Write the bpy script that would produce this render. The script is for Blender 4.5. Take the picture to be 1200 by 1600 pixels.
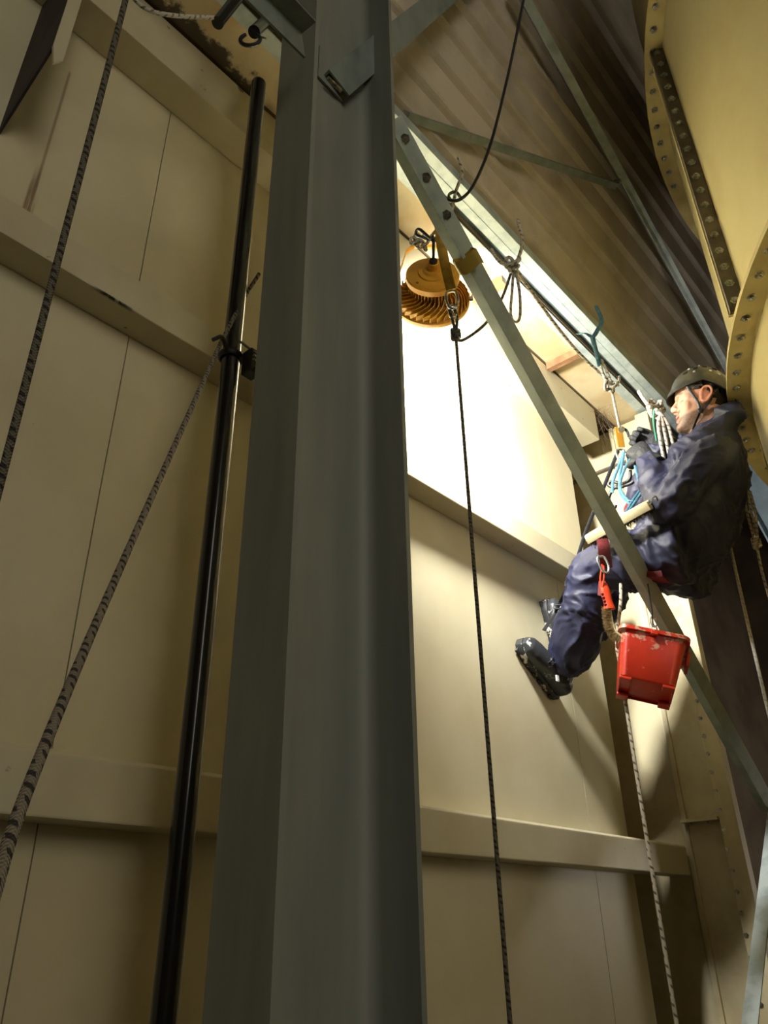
import bpy, bmesh, math, random
from mathutils import Vector, Matrix, noise
random.seed(7)
for o in list(bpy.data.objects): bpy.data.objects.remove(o, do_unlink=True)
scene = bpy.context.scene
col = scene.collection
V = Vector

# ------------------------------------------------------------------ camera
# world frame: X runs along the cream wall (away from the camera), Y points into the wall, Z is up; the lens is the origin
TH, AZ, ROLL, F = math.radians(28.6), math.radians(41.0), math.radians(1.04), 1200.0
FLOOR = -1.6
fwd = V((math.cos(TH)*math.cos(AZ), math.cos(TH)*math.sin(AZ), math.sin(TH)))
right0 = V((math.sin(AZ), -math.cos(AZ), 0)); up0 = right0.cross(fwd)
cr, sr = math.cos(ROLL), math.sin(ROLL)
cam_r = right0*cr - up0*sr; cam_u = right0*sr + up0*cr
cd = bpy.data.cameras.new('camera'); cam = bpy.data.objects.new('camera', cd); col.objects.link(cam)
cd.sensor_fit = 'VERTICAL'; cd.sensor_height = 36; cd.sensor_width = 27; cd.lens = 27; cd.clip_start = 0.02
M = Matrix((cam_r, cam_u, -fwd)).transposed().to_4x4(); cam.matrix_world = M
scene.camera = cam
vs = scene.view_settings
vs.view_transform = 'Standard'; vs.look = 'None'; vs.gamma = 1; vs.use_curve_mapping = False
vs.exposure = 0.0

# ------------------------------------------------------------------ world and lights
def srgb(r, g, b, k=1.0):
    f = lambda c: ((c/255)/12.92 if c/255 <= .04045 else ((c/255+.055)/1.055)**2.4)*k
    return (f(r), f(g), f(b), 1)
w = bpy.data.worlds.new('hall_air'); scene.world = w; w.use_nodes = True
bg = w.node_tree.nodes['Background']; bg.inputs[0].default_value = (1.0, .91, .71, 1); bg.inputs[1].default_value = 0.27

def light(name, kind, loc, energy, color, size=.2, target=None):
    l = bpy.data.lights.new(name, kind); l.energy = energy; l.color = color
    if kind == 'AREA': l.shape = 'DISK'; l.size = size
    else: l.shadow_soft_size = size
    o = bpy.data.objects.new(name, l); col.objects.link(o); o.location = loc
    if target is not None: o.rotation_euler = (V(target)-V(loc)).to_track_quat('-Z', 'Y').to_euler()
    return o
# another work light of the hall far behind the camera, then an added fill
light('hall_work_light', 'AREA', (-1.6, -4.6, 2.6), 105, (1.0, .94, .80), 3.0, (1.2, 1.5, .8))
light('far_fill_light', 'POINT', (6.2, -.6, .2), 45, (1.0, .92, .80), .2)  # unseen fill added behind the tank to brighten the dark far end

# ------------------------------------------------------------------ rays of the calibrated lens, used to read real positions off known planes
def ray(px, py):
    return (fwd*F + cam_r*(px-600.0) + cam_u*(800.0-py))/F
def atX(px, py, X): r = ray(px, py); return r*(X/r.x)
def atY(px, py, Y): r = ray(px, py); return r*(Y/r.y)
def atZ(px, py, Z): r = ray(px, py); return r*(Z/r.z)
def atD(px, py, d): return ray(px, py)*d

# ------------------------------------------------------------------ materials
def mat(name, c, rough=.6, metal=0.0, c2=None, nscale=6.0, nmix=(.42, .62), bump=0.0, bscale=40.0, spec=.5, stretch=(1, 1, 1), grain=.0, emit=None, coat=0):
    m = bpy.data.materials.new(name); m.use_nodes = True
    nt = m.node_tree; N = nt.nodes; L = nt.links; b = N['Principled BSDF']
    b.inputs['Roughness'].default_value = rough; b.inputs['Metallic'].default_value = metal
    b.inputs['Specular IOR Level'].default_value = spec; b.inputs['Coat Weight'].default_value = coat
    tc = N.new('ShaderNodeTexCoord'); mp = N.new('ShaderNodeMapping'); mp.inputs['Scale'].default_value = stretch
    L.new(tc.outputs['Object'], mp.inputs['Vector'])
    rgb = N.new('ShaderNodeRGB'); rgb.outputs[0].default_value = c; out = rgb.outputs[0]
    if c2 is not None:
        nz = N.new('ShaderNodeTexNoise'); nz.inputs['Scale'].default_value = nscale; nz.inputs['Detail'].default_value = 6; nz.inputs['Roughness'].default_value = .6
        L.new(mp.outputs[0], nz.inputs['Vector'])
        mr = N.new('ShaderNodeMapRange'); mr.inputs[1].default_value = nmix[0]; mr.inputs[2].default_value = nmix[1]; L.new(nz.outputs[0], mr.inputs[0])
        mx = N.new('ShaderNodeMix'); mx.data_type = 'RGBA'; L.new(mr.outputs[0], mx.inputs[0]); L.new(out, mx.inputs[6]); mx.inputs[7].default_value = c2
        out = mx.outputs[2]
    L.new(out, b.inputs['Base Color']); m['out'] = 1
    if bump:
        n2 = N.new('ShaderNodeTexNoise'); n2.inputs['Scale'].default_value = bscale; n2.inputs['Detail'].default_value = 5
        L.new(mp.outputs[0], n2.inputs['Vector'])
        bp = N.new('ShaderNodeBump'); bp.inputs['Strength'].default_value = bump; bp.inputs['Distance'].default_value = .01
        L.new(n2.outputs[0], bp.inputs['Height']); L.new(bp.outputs[0], b.inputs['Normal'])
    if emit: b.inputs['Emission Color'].default_value = emit[0]; b.inputs['Emission Strength'].default_value = emit[1]
    return m
def base_link(m):
    b = m.node_tree.nodes['Principled BSDF']; return b.inputs['Base Color'].links[0].from_socket, b
def mth(nt, op, a, b=None, c=None, clamp=False):
    n = nt.nodes.new('ShaderNodeMath'); n.operation = op; n.use_clamp = clamp
    for i, x in enumerate((a, b, c)):
        if x is None: continue
        if isinstance(x, (int, float)): n.inputs[i].default_value = x
        else: nt.links.new(x, n.inputs[i])
    return n.outputs[0]
def smooth(nt, x, lo, hi):
    n = nt.nodes.new('ShaderNodeMapRange'); n.interpolation_type = 'SMOOTHSTEP'; n.inputs[1].default_value = lo; n.inputs[2].default_value = hi
    nt.links.new(x, n.inputs[0]); return n.outputs[0]
def overlay(m, mask, color):
    nt = m.node_tree; src, b = base_link(m)
    mx = nt.nodes.new('ShaderNodeMix'); mx.data_type = 'RGBA'; nt.links.new(mask, mx.inputs[0]); nt.links.new(src, mx.inputs[6]); mx.inputs[7].default_value = color
    nt.links.new(mx.outputs[2], b.inputs['Base Color'])
def worldpos(m):
    nt = m.node_tree; g = nt.nodes.new('ShaderNodeNewGeometry'); s = nt.nodes.new('ShaderNodeSeparateXYZ'); nt.links.new(g.outputs['Position'], s.inputs[0]); return s.outputs, g.outputs['Position']
def nz(m, scale, detail=5, vec=None, rough=.6):
    nt = m.node_tree; n = nt.nodes.new('ShaderNodeTexNoise'); n.inputs['Scale'].default_value = scale; n.inputs['Detail'].default_value = detail; n.inputs['Roughness'].default_value = rough
    if vec is not None: nt.links.new(vec, n.inputs['Vector'])
    return n.outputs[0]

m_wall = mat('cream_sheet', srgb(202, 194, 163), .42, 0, srgb(194, 184, 151), 2.0, bump=.02, bscale=90, spec=.35)
if True:   # rust streak that runs down from a screw hole and faint dirt
    nt = m_wall.node_tree; p, pos = worldpos(m_wall)
    dx = mth(nt, 'ABSOLUTE', mth(nt, 'SUBTRACT', p[0], .425))
    mp = nt.nodes.new('ShaderNodeMapping'); mp.inputs['Scale'].default_value = (60, 1, 3); nt.links.new(pos, mp.inputs[0])
    n1 = nz(m_wall, 1.0, 4, mp.outputs[0])
    core = mth(nt, 'SUBTRACT', 1.0, smooth(nt, dx, .001, .006)); wide = mth(nt, 'SUBTRACT', 1.0, smooth(nt, dx, .01, .03))
    zr = mth(nt, 'MULTIPLY', smooth(nt, p[2], 1.55, 1.62), mth(nt, 'SUBTRACT', 1.0, smooth(nt, p[2], 2.18, 2.2)))
    low = mth(nt, 'SUBTRACT', 1.0, smooth(nt, p[2], 1.66, 1.80))
    k = mth(nt, 'MULTIPLY', zr, mth(nt, 'ADD', mth(nt, 'MULTIPLY', core, .7), mth(nt, 'MULTIPLY', mth(nt, 'MULTIPLY', wide, low), smooth(nt, n1, .4, .65)), clamp=True))
    overlay(m_wall, mth(nt, 'MULTIPLY', k, .75), srgb(104, 62, 36))
    n3 = nz(m_wall, 24, 3, pos); overlay(m_wall, mth(nt, 'MULTIPLY', smooth(nt, n3, .74, .78), .6), srgb(60, 48, 34))
m_girt = mat('cream_channel_paint', srgb(194, 186, 156), .42, 0, srgb(184, 174, 143), 3.0, bump=.02, bscale=80, spec=.35)
if True:
    nt = m_girt.node_tree; p, pos = worldpos(m_girt); n3 = nz(m_girt, 20, 3, pos); overlay(m_girt, mth(nt, 'MULTIPLY', smooth(nt, n3, .70, .75), .7), srgb(52, 42, 30))
    n4 = nz(m_girt, 18, 3, pos); xr = mth(nt, 'MULTIPLY', smooth(nt, p[0], .57, .62), mth(nt, 'SUBTRACT', 1.0, smooth(nt, p[0], .66, .73)))   # scraped edge
    ze = mth(nt, 'SUBTRACT', 1.0, smooth(nt, mth(nt, 'ABSOLUTE', mth(nt, 'SUBTRACT', p[2], 1.407)), .0015, .004))
    overlay(m_girt, mth(nt, 'MULTIPLY', mth(nt, 'MULTIPLY', mth(nt, 'MULTIPLY', xr, ze), mth(nt, 'SUBTRACT', 1.0, smooth(nt, p[1], 1.448, 1.458))), smooth(nt, n4, .40, .50)), srgb(26, 24, 20))
m_soffit = mat('soffit_sheet', srgb(200, 186, 150), .5, 0, srgb(186, 162, 120), 4.0, bump=.03, bscale=60, spec=.3)
if True:   # mould along the joint
    nt = m_soffit.node_tree; p, pos = worldpos(m_soffit); n3 = nz(m_soffit, 9, 7, pos, .7)
    edge = smooth(nt, p[1], 1.28, 1.42); left = mth(nt, 'SUBTRACT', 1.0, smooth(nt, p[0], .85, 1.15))
    thr = mth(nt, 'ADD', mth(nt, 'MULTIPLY', edge, mth(nt, 'ADD', mth(nt, 'MULTIPLY', left, .32), .06)), n3)
    overlay(m_soffit, mth(nt, 'MULTIPLY', smooth(nt, thr, .72, .86), .9), srgb(34, 26, 20))
m_back = mat('dark_backing', srgb(92, 78, 52), .8)
m_pilaster = mat('cream_post_paint', srgb(208, 197, 160), .45, 0, srgb(190, 175, 136), 5.0, spec=.35, bump=.02)
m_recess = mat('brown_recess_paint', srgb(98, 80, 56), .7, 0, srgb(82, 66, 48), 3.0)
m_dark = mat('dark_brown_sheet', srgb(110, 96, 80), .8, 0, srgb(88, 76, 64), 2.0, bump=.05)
m_umber = mat('umber_side_shade', srgb(62, 52, 50), .8, 0, srgb(46, 38, 38), 5)  # dark tone puts the shade of the bracket side into the colour
m_deck = mat('brown_decking', srgb(190, 181, 168), .5, .0, srgb(166, 158, 146), 3.0, spec=.4)
m_galv = mat('galvanised_steel', srgb(184, 196, 196), .42, .2, srgb(158, 172, 172), 14.0, bump=.03, bscale=60)
m_brace = mat('pale_brace_steel', srgb(156, 168, 160), .5, .1, srgb(136, 148, 142), 10.0, bump=.04, bscale=50)
m_slate = mat('slate_blue_steel', srgb(78, 92, 100), .5, .1, srgb(62, 74, 82), 8)
m_galv_dull = mat('dull_galvanised_steel', srgb(128, 138, 133), .50, .12, srgb(106, 116, 112), 10.0, bump=.04, bscale=50, stretch=(1, 1, .3))
m_column = mat('grey_column_paint', srgb(134, 136, 126), .62, .1, srgb(114, 118, 110), 9.0, (.35, .7), bump=.03, bscale=120, stretch=(1, 1, .12))
m_tank = mat('cream_tank_paint', srgb(206, 194, 146), .42, 0, srgb(198, 184, 134), 2.5, bump=.02, bscale=30, spec=.4)
m_flange = mat('tank_flange_paint', srgb(190, 176, 124), .42, 0, srgb(172, 156, 106), 7.0, spec=.4)
m_bar = mat('dark_seam_bar', srgb(98, 88, 74), .6, .1, srgb(76, 68, 58), 12.0, bump=.05)
m_bolt = mat('zinc_bolt', srgb(186, 186, 176), .28, .9, srgb(120, 118, 108), 60)
m_black = mat('black_tube', srgb(34, 33, 32), .22, .2, spec=.6, coat=.3)
m_blackpl = mat('black_plastic', srgb(22, 22, 23), .5)
m_steel = mat('bright_steel', srgb(190, 192, 190), .25, .95)
m_yellow = mat('lamp_yellow_paint', srgb(222, 164, 52), .42, .0, srgb(204, 144, 42), 12, spec=.5)
m_strapy = mat('yellow_webbing', srgb(172, 132, 40), .8, 0, srgb(140, 106, 34), 40, bump=.1, bscale=200)
m_lens = mat('lit_lens', srgb(255, 250, 235), .3, emit=((1, .96, .86, 1), 30))
m_skin = mat('skin', srgb(206, 156, 128), .48, 0, srgb(194, 138, 112), 18, spec=.4, bump=.02, bscale=200)
m_hair = mat('dark_hair', srgb(44, 34, 28), .7, bump=.4, bscale=260)
m_suit = mat('navy_coverall', srgb(42, 44, 68), .55, 0, srgb(34, 36, 56), 9, bump=.25, bscale=26, spec=.35)
m_glove = mat('black_glove', srgb(24, 25, 28), .7, 0, srgb(38, 40, 44), 30, bump=.25, bscale=180)
m_boot = mat('black_boot_leather', srgb(44, 46, 48), .42, 0, srgb(190, 190, 182), 22, (.60, .66), bump=.1, bscale=60)
m_sole = mat('worn_black_sole', srgb(36, 36, 35), .6, 0, srgb(200, 194, 180), 26, (.56, .60), bump=.1)
m_helmet = mat('scuffed_grey_helmet', srgb(50, 50, 47), .34, 0, srgb(84, 78, 58), 10, (.45, .62), spec=.5, coat=.2)
m_red = mat('red_bucket_plastic', srgb(216, 58, 30), .36, 0, srgb(198, 46, 24), 6, spec=.5)
if True:  # dried pale splashes below the rim
    nt = m_red.node_tree; tc = nt.nodes.new('ShaderNodeTexCoord'); s = nt.nodes.new('ShaderNodeSeparateXYZ'); nt.links.new(tc.outputs['Object'], s.inputs[0])
    n3 = nz(m_red, 26, 6, tc.outputs['Object'], .7); band = mth(nt, 'MULTIPLY', smooth(nt, s.outputs[2], -.085, -.03), .12)
    overlay(m_red, mth(nt, 'MULTIPLY', smooth(nt, mth(nt, 'ADD', n3, band), .63, .70), .75), srgb(214, 178, 150))
m_maroon = mat('maroon_webbing', srgb(122, 34, 38), .7, 0, srgb(96, 26, 30), 30, bump=.15, bscale=150)
m_orange = mat('orange_plastic', srgb(226, 66, 26), .4)
m_brass = mat('gold_anodised', srgb(196, 146, 60), .3, .8)
m_blue = mat('blue_webbing', srgb(84, 132, 150), .75, 0, srgb(66, 110, 130), 60)
m_teal = mat('green_string', srgb(70, 140, 112), .7)
m_cream = mat('cream_plastic', srgb(206, 194, 152), .45, 0, srgb(188, 174, 132), 20)
m_bristle = mat('dirty_bristle', srgb(92, 80, 58), .9, 0, srgb(60, 52, 40), 60)
m_tan = mat('tan_bristle', srgb(158, 132, 82), .9, 0, srgb(120, 98, 60), 60)
m_rust = mat('rusty_angle', srgb(158, 118, 82), .6, 0, srgb(120, 84, 56), 10)
m_web = mat('grey_cobweb', srgb(128, 112, 92), .95, 0, srgb(84, 70, 56), 30)
m_floor = mat('concrete', srgb(110, 102, 90), .85, 0, srgb(90, 84, 74), 2)
m_tape = mat('yellow_tape', srgb(158, 136, 50), .55)
m_white = mat('reflective_white', srgb(235, 235, 230), .4)

def rope_mat(name, c, tick, per=.03, duty=.35, twist=1.0, rough=.8):
    m = mat(name, c, rough, 0); nt = m.node_tree; N = nt.nodes; L = nt.links
    uv = N.new('ShaderNodeUVMap'); s = N.new('ShaderNodeSeparateXYZ'); L.new(uv.outputs[0], s.inputs[0])
    ph = mth(nt, 'ADD', mth(nt, 'MULTIPLY', s.outputs[1], 1/per), mth(nt, 'MULTIPLY', s.outputs[0], twist))
    a = mth(nt, 'LESS_THAN', mth(nt, 'FRACT', ph), duty)
    b2 = mth(nt, 'LESS_THAN', mth(nt, 'FRACT', mth(nt, 'ADD', mth(nt, 'MULTIPLY', s.outputs[0], 2.0), mth(nt, 'MULTIPLY', s.outputs[1], .25/per))), .62)
    overlay(m, mth(nt, 'MULTIPLY', mth(nt, 'MULTIPLY', a, b2), .9), tick)
    # braid relief
    w1 = mth(nt, 'SINE', mth(nt, 'ADD', mth(nt, 'MULTIPLY', s.outputs[0], 37.7), mth(nt, 'MULTIPLY', s.outputs[1], 1500.0)))
    w2 = mth(nt, 'SINE', mth(nt, 'SUBTRACT', mth(nt, 'MULTIPLY', s.outputs[0], 37.7), mth(nt, 'MULTIPLY', s.outputs[1], 1500.0)))
    bp = N.new('ShaderNodeBump'); bp.inputs['Strength'].default_value = .5; bp.inputs['Distance'].default_value = .002
    L.new(mth(nt, 'ADD', w1, w2), bp.inputs['Height']); L.new(bp.outputs[0], N['Principled BSDF'].inputs['Normal'])
    return m
r_dark = rope_mat('dark_flecked_rope', srgb(100, 94, 78), srgb(22, 20, 18), .012, .45)
r_near = rope_mat('grey_black_tick_rope', srgb(132, 122, 104), srgb(18, 16, 15), .014, .42)
r_white = rope_mat('white_flecked_rope', srgb(208, 202, 186), srgb(120, 112, 100), .020, .35)
r_work = rope_mat('pale_spiral_rope', srgb(206, 196, 172), srgb(84, 66, 50), .024, .32)
r_plain = rope_mat('white_rope', srgb(222, 218, 206), srgb(190, 184, 170), .02, .3)
r_grey = rope_mat('grey_rope', srgb(104, 100, 90), srgb(44, 42, 38), .018, .4)

# ------------------------------------------------------------------ mesh helpers
class MB:
    def __init__(s): s.v = []; s.f = []; s.uv = {}
    def add(s, vs_, fs_, uvs=None):
        n = len(s.v); s.v += [V(p) for p in vs_]
        for i, fc in enumerate(fs_):
            if uvs: s.uv[len(s.f)] = uvs[i]
            s.f.append([n+k for k in fc])
        return s
    def box(s, a, b):
        (x0, y0, z0), (x1, y1, z1) = a, b
        return s.hexa([(x0, y0, z0), (x1, y0, z0), (x1, y1, z0), (x0, y1, z0), (x0, y0, z1), (x1, y0, z1), (x1, y1, z1), (x0, y1, z1)])
    def hexa(s, P): return s.add(P, [(3, 2, 1, 0), (4, 5, 6, 7), (0, 1, 5, 4), (1, 2, 6, 5), (2, 3, 7, 6), (3, 0, 4, 7)])
    def prism(s, poly, d):     # poly: list of 3D points (planar), extruded by vector d
        n = len(poly); d = V(d); P = [V(p) for p in poly]; P += [p+d for p in P]
        return s.add(P, [list(range(n))[::-1], list(range(n, 2*n))]+[(i, (i+1) % n, n+(i+1) % n, n+i) for i in range(n)])
    def loft(s, rings, cap=True, closed=False):
        n = len(rings[0]); P = [p for r in rings for p in r]; fs = []
        m = len(rings)
        for k in range(m if closed else m-1):
            for i in range(n):
                a = k*n; b = ((k+1) % m)*n; fs.append((a+i, a+(i+1) % n, b+(i+1) % n, b+i))
        if cap and not closed: fs += [list(range(n))[::-1], [(m-1)*n+i for i in range(n)]]
        return s.add(P, fs)
    def tube(s, pts, r, n=8, cap=True, flat=None, hint=None):
        pts = [V(p) for p in pts]; rings = []; L = 0; Ls = []
        fr = frames(pts, hint)
        for i, p in enumerate(pts):
            if i: L += (p-pts[i-1]).length
            Ls.append(L); rr = r[i] if isinstance(r, (list, tuple)) else r
            u, v2 = fr[i]; fa = flat or 1.0
            rings.append([p+u*(math.cos(2*math.pi*k/n)*rr)+v2*(math.sin(2*math.pi*k/n)*rr*fa) for k in range(n)])
        P = [p for q in rings for p in q]; fs = []; uv = []
        for k in range(len(pts)-1):
            for i in range(n):
                fs.append((k*n+i, k*n+(i+1) % n, (k+1)*n+(i+1) % n, (k+1)*n+i))
                uv.append([(i/n, Ls[k]), ((i+1)/n, Ls[k]), ((i+1)/n, Ls[k+1]), (i/n, Ls[k+1])])
        if cap:
            m = len(pts); fs += [list(range(n))[::-1], [(m-1)*n+i for i in range(n)]]; uv += [[(0, 0)]*n]*2
        return s.add(P, fs, uv)
    def lathe(s, prof, o, ax, n=32, ref=None):   # prof: (radius, height) from first to last
        o = V(o); ax = V(ax).normalized(); u = (V(ref) if ref else perp(ax)); u = (u-ax*u.dot(ax)).normalized(); w2 = ax.cross(u)
        return s.loft([[o+ax*h+(u*math.cos(2*math.pi*k/n)+w2*math.sin(2*math.pi*k/n))*max(r, 1e-4) for k in range(n)] for r, h in prof])
    def build(s, name, m, parent=None, smooth_=None, bevel=0):
        me = bpy.data.meshes.new(name); me.from_pydata([tuple(p) for p in s.v], [], s.f); me.validate()
        if s.uv and len(me.polygons) == len(s.f):
            l = me.uv_layers.new(name='UVMap')
            for pi, p in enumerate(me.polygons):
                if pi in s.uv:
                    for j, li in enumerate(p.loop_indices): l.data[li].uv = s.uv[pi][j % len(s.uv[pi])]
        return obj(name, me, m, parent, smooth_, bevel)
def perp(a): return a.cross(V((0, 0, 1)) if abs(a.z) < .9 else V((1, 0, 0))).normalized()
def frames(pts, hint=None):
    T = [((pts[min(i+1, len(pts)-1)]-pts[max(i-1, 0)]).normalized()) for i in range(len(pts))]
    out = []; u = V(hint) if hint is not None else perp(T[0])
    for t in T:
        if hint is not None and True: u = V(hint)
        u = u-t*u.dot(t)
        u = u.normalized() if u.length > 1e-6 else perp(t)
        out.append((u, t.cross(u)))
    return out
def obj(name, me, m, parent=None, smooth_=None, bevel=0):
    bm = bmesh.new(); bm.from_mesh(me); bmesh.ops.recalc_face_normals(bm, faces=bm.faces); 
    if bevel: bmesh.ops.bevel(bm, geom=[e for e in bm.edges if e.calc_face_angle(0) > .6], offset=bevel, segments=2, affect='EDGES', profile=.6)
    bm.to_mesh(me); bm.free()
    if smooth_ is not None:
        for p in me.polygons: p.use_smooth = True
        me.set_sharp_from_angle(angle=math.radians(smooth_))
    if m: me.materials.append(m)
    o = bpy.data.objects.new(name, me); col.objects.link(o)
    if parent: o.parent = parent
    return o
def tag(o, label=None, cat=None, group=None, kind=None):
    for k, x in (('label', label), ('category', cat), ('group', group), ('kind', kind)):
        if x: o[k] = x
    return o
def thing(name, label, cat, loc=(0, 0, 0), group=None):
    o = bpy.data.objects.new(name, None); col.objects.link(o); o.location = loc; o.empty_display_size = .05
    o['_o'] = list(loc); tag(o, label, cat, group); return o
def adopt(parent):      # children were built in world coordinates: keep them where they stand
    bpy.context.view_layer.update()
    inv = Matrix.Translation(parent.location).inverted()
    for c in col.objects:
        if c.parent == parent and parent.type == 'EMPTY': c.matrix_parent_inverse = inv
    if '_o' in parent: del parent['_o']
def share(name, me, parent, mw):
    o = bpy.data.objects.new(name, me); col.objects.link(o); o.parent = parent; o.matrix_basis = mw; return o
def catmull(P, k=8):
    P = [V(p) for p in P]; Q = [P[0]*2-P[1]]+P+[P[-1]*2-P[-2]]; out = []
    for i in range(1, len(Q)-2):
        a, b, c, d = Q[i-1:i+3]
        for j in range(k):
            t = j/k; out.append(.5*((2*b)+(c-a)*t+(2*a-5*b+4*c-d)*t*t+(3*b-a-3*c+d)*t**3))
    return out+[P[-1]]
def bar_section(p0, p1, prof, side, name, m, parent=None, bevel=0, smooth_=None):
    # prof: 2D outline in (side, other) axes, swept from p0 to p1
    p0, p1 = V(p0), V(p1); t = (p1-p0).normalized(); a = V(side); a = (a-t*a.dot(t)).normalized(); b = t.cross(a)
    mb = MB(); mb.loft([[p+a*x+b*y for x, y in prof] for p in (p0, p1)]); return mb.build(name, m, parent, smooth_, bevel)
def L_prof(w1, w2, t): return [(0, 0), (w1, 0), (w1, t), (t, t), (t, w2), (0, w2)]
def hexbolt_mesh(r=.011, h=.008, name='bolt'):
    mb = MB(); ring = lambda rr, z: [(rr*math.cos(k*math.pi/3), rr*math.sin(k*math.pi/3), z) for k in range(6)]
    mb.loft([ring(r*1.55, 0), ring(r*1.55, .0025), ring(r, .0025), ring(r, h), ring(r*.55, h), ring(r*.5, h*1.7)])
    me = bpy.data.meshes.new(name); me.from_pydata([tuple(p) for p in mb.v], [], mb.f); me.materials.append(m_bolt); return me
BOLT = hexbolt_mesh()
def bolt(parent, p, n, s=1.0):
    q = V(n).to_track_quat('Z', 'Y').to_matrix().to_4x4()
    o = share('bolt', BOLT, parent, Matrix.Translation(V(p)) @ q @ Matrix.Rotation(random.random()*3, 4, 'Z') @ Matrix.Diagonal((s, s, s, 1))); return o

# ================================================================== THE SETTING
WY = 1.54          # wall plane
GD = .095          # girt depth
ZT = 2.58          # soffit level
wall = MB().box((-1.6, WY+.012, FLOOR), (3.30, WY+.10, 2.75)).build('wall_back', m_back); tag(wall, 'cream sheet metal wall with horizontal channels behind the hanging worker', kind='structure')
seams = [-1.479, -.367, .745, 1.857, 2.969, 3.30]
for a, b in zip(seams[:-1], seams[1:]):
    mb = MB(); n = 40; g = .0016; ev = []
    for side, x, s in ((0, a, 1), (1, b, -1)):
        e = []
        for i in range(n+1):
            z = FLOOR+(2.75-FLOOR)*i/n; e.append((x+s*g+(.0022*noise.noise(V((x*3, 0, z*5))) if x != 3.30 else 0), z))
        ev.append(e)
    ring = lambda i, y: [(ev[0][i][0], y, ev[0][i][1]), (ev[1][i][0], y, ev[1][i][1])]
    mb.loft([[*ring(i, WY), *ring(i, WY+.012)[::-1]] for i in range(n+1)])
    mb.build('panel', m_wall, wall)
# girts: pressed channels with a small lip, part of the wall
def girt(z0, z1, x0, x1, d=GD, y=WY):
    return bar_section((x0, y-d, z0), (x1, y-d, z0), [(0, 0), (d, 0), (d, z1-z0), (.014, z1-z0), (0, z1-z0-.010)], (0, 1, 0), 'girt', m_girt, wall, bevel=.004)
girt(.190, .314, -1.5, 3.66); girt(1.405, 1.52, -1.5, 3.30)
gt = girt(2.36, ZT-.004, -1.5, 3.46, .12)
# soffit sheets between the top channel and the eave beam
soff = MB().box((-1.5, 1.20, ZT+.008), (5.0, 1.96, ZT+.03)).build('trim_1', m_back); tag(soff, 'narrow soffit of cream sheets above the top channel', kind='structure')
for a, b in ((-1.5, .52), (.524, 1.30), (1.304, 2.27), (2.274, 2.92), (2.924, 3.5), (3.504, 5.0)):
    MB().box((a, 1.235, ZT-.002), (b, 1.414, ZT+.008)).build('panel', m_soffit, soff)
for x in (2.26, 2.93):
    bar_section((x, 1.415, ZT-.045), (x, 1.24, ZT-.045), L_prof(.035, .045, .005), (1, 0, 0), 'bracket', m_rust, soff)
# brown ribbed cladding of the upper wall, leaning slightly inwards above the eave
SK = 4.0; per = .195; SA = math.atan(SK); mb = MB(); prof = []
U0, W0 = 1.207, 2.64; sdir = V((0, -math.cos(SA), math.sin(SA))); snrm = V((0, -math.sin(SA), -math.cos(SA)))
for i in range(26):
    for s_, h in ((0, 0), (.70, 0), (.76, .018), (.80, .027), (.90, .027), (.94, .018)):
        q = V((0, U0, W0))+sdir*((i+s_)*per+.03)+snrm*h; prof.append((q.y, q.z))
mb.add([(x, yy, zz) for x in (-2.5, 7.4) for yy, zz in prof], [(i, i+1, len(prof)+i+1, len(prof)+i) for i in range(len(prof)-1)])
mb.add([(x, yy+.05, zz) for x in (-2.5, 7.4) for yy, zz in (prof[0], prof[-1])], [(0, 1, 3, 2)])
deck = mb.build('wall_upper', m_deck); tag(deck, 'brown ribbed cladding rising from the eave into the dark', kind='structure')
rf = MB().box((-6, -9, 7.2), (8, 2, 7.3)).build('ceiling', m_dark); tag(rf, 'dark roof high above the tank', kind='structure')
# dark end of the hall, floor
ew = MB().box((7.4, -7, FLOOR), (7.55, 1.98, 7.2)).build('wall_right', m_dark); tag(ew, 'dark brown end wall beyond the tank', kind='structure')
lw = MB().box((-2.3, -5.5, FLOOR), (-2.2, 1.7, 7.2)).build('light_block_wall', m_dark); tag(lw, 'unseen dark wall added to block side light behind the photographer', kind='structure')  # unseen wall, added to keep ambient light off the column's left face
fl = MB().box((-6, -9, FLOOR-.1), (8, 2, FLOOR)).build('floor', m_floor); tag(fl, 'grey concrete floor far below', kind='structure')
# recess beside the panels, brown back sheet
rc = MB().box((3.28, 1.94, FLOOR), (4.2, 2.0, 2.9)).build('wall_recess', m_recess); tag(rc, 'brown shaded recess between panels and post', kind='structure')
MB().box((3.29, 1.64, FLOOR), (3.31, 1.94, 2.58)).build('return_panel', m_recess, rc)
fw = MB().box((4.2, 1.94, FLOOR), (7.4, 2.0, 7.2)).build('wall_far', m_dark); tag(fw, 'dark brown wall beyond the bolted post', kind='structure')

# ---- cream post beyond the panels
post = thing('bolted_post', 'cream painted steel post with bolted flange at the end of the wall', 'post', (3.9, 1.6, FLOOR))
MB().box((3.70, 1.445, FLOOR), (4.10, 1.93, 2.56)).build('shaft', m_pilaster, post, bevel=.02)
MB().box((3.684, 1.43, FLOOR), (3.72, 1.452, 2.56)).build('edge_strip', m_pilaster, post, bevel=.002)
yE = atX(1128, 1278, 3.70).y
MB().box((3.70, yE, FLOOR), (3.95, 1.43, 2.56)).build('side_web', m_pilaster, post)
MB().box((3.66, yE-.075, FLOOR), (3.71, yE, 2.56)).build('side_flange', m_pilaster, post, bevel=.004)
sp = atX(1095, 1281, 3.66).z
MB().box((3.64, yE, sp-.007), (3.71, 1.44, sp+.007)).build('splice_plate', m_pilaster, post, bevel=.002)
MB().box((3.672, yE-.08, 2.30), (3.95, 1.93, 2.312)).build('head_plate', m_bar, post, bevel=.002)
for i in range(40): bolt(post, (3.66, yE-.012, -1.0+i*.08), (-1, 0, 0), .62)
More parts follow.
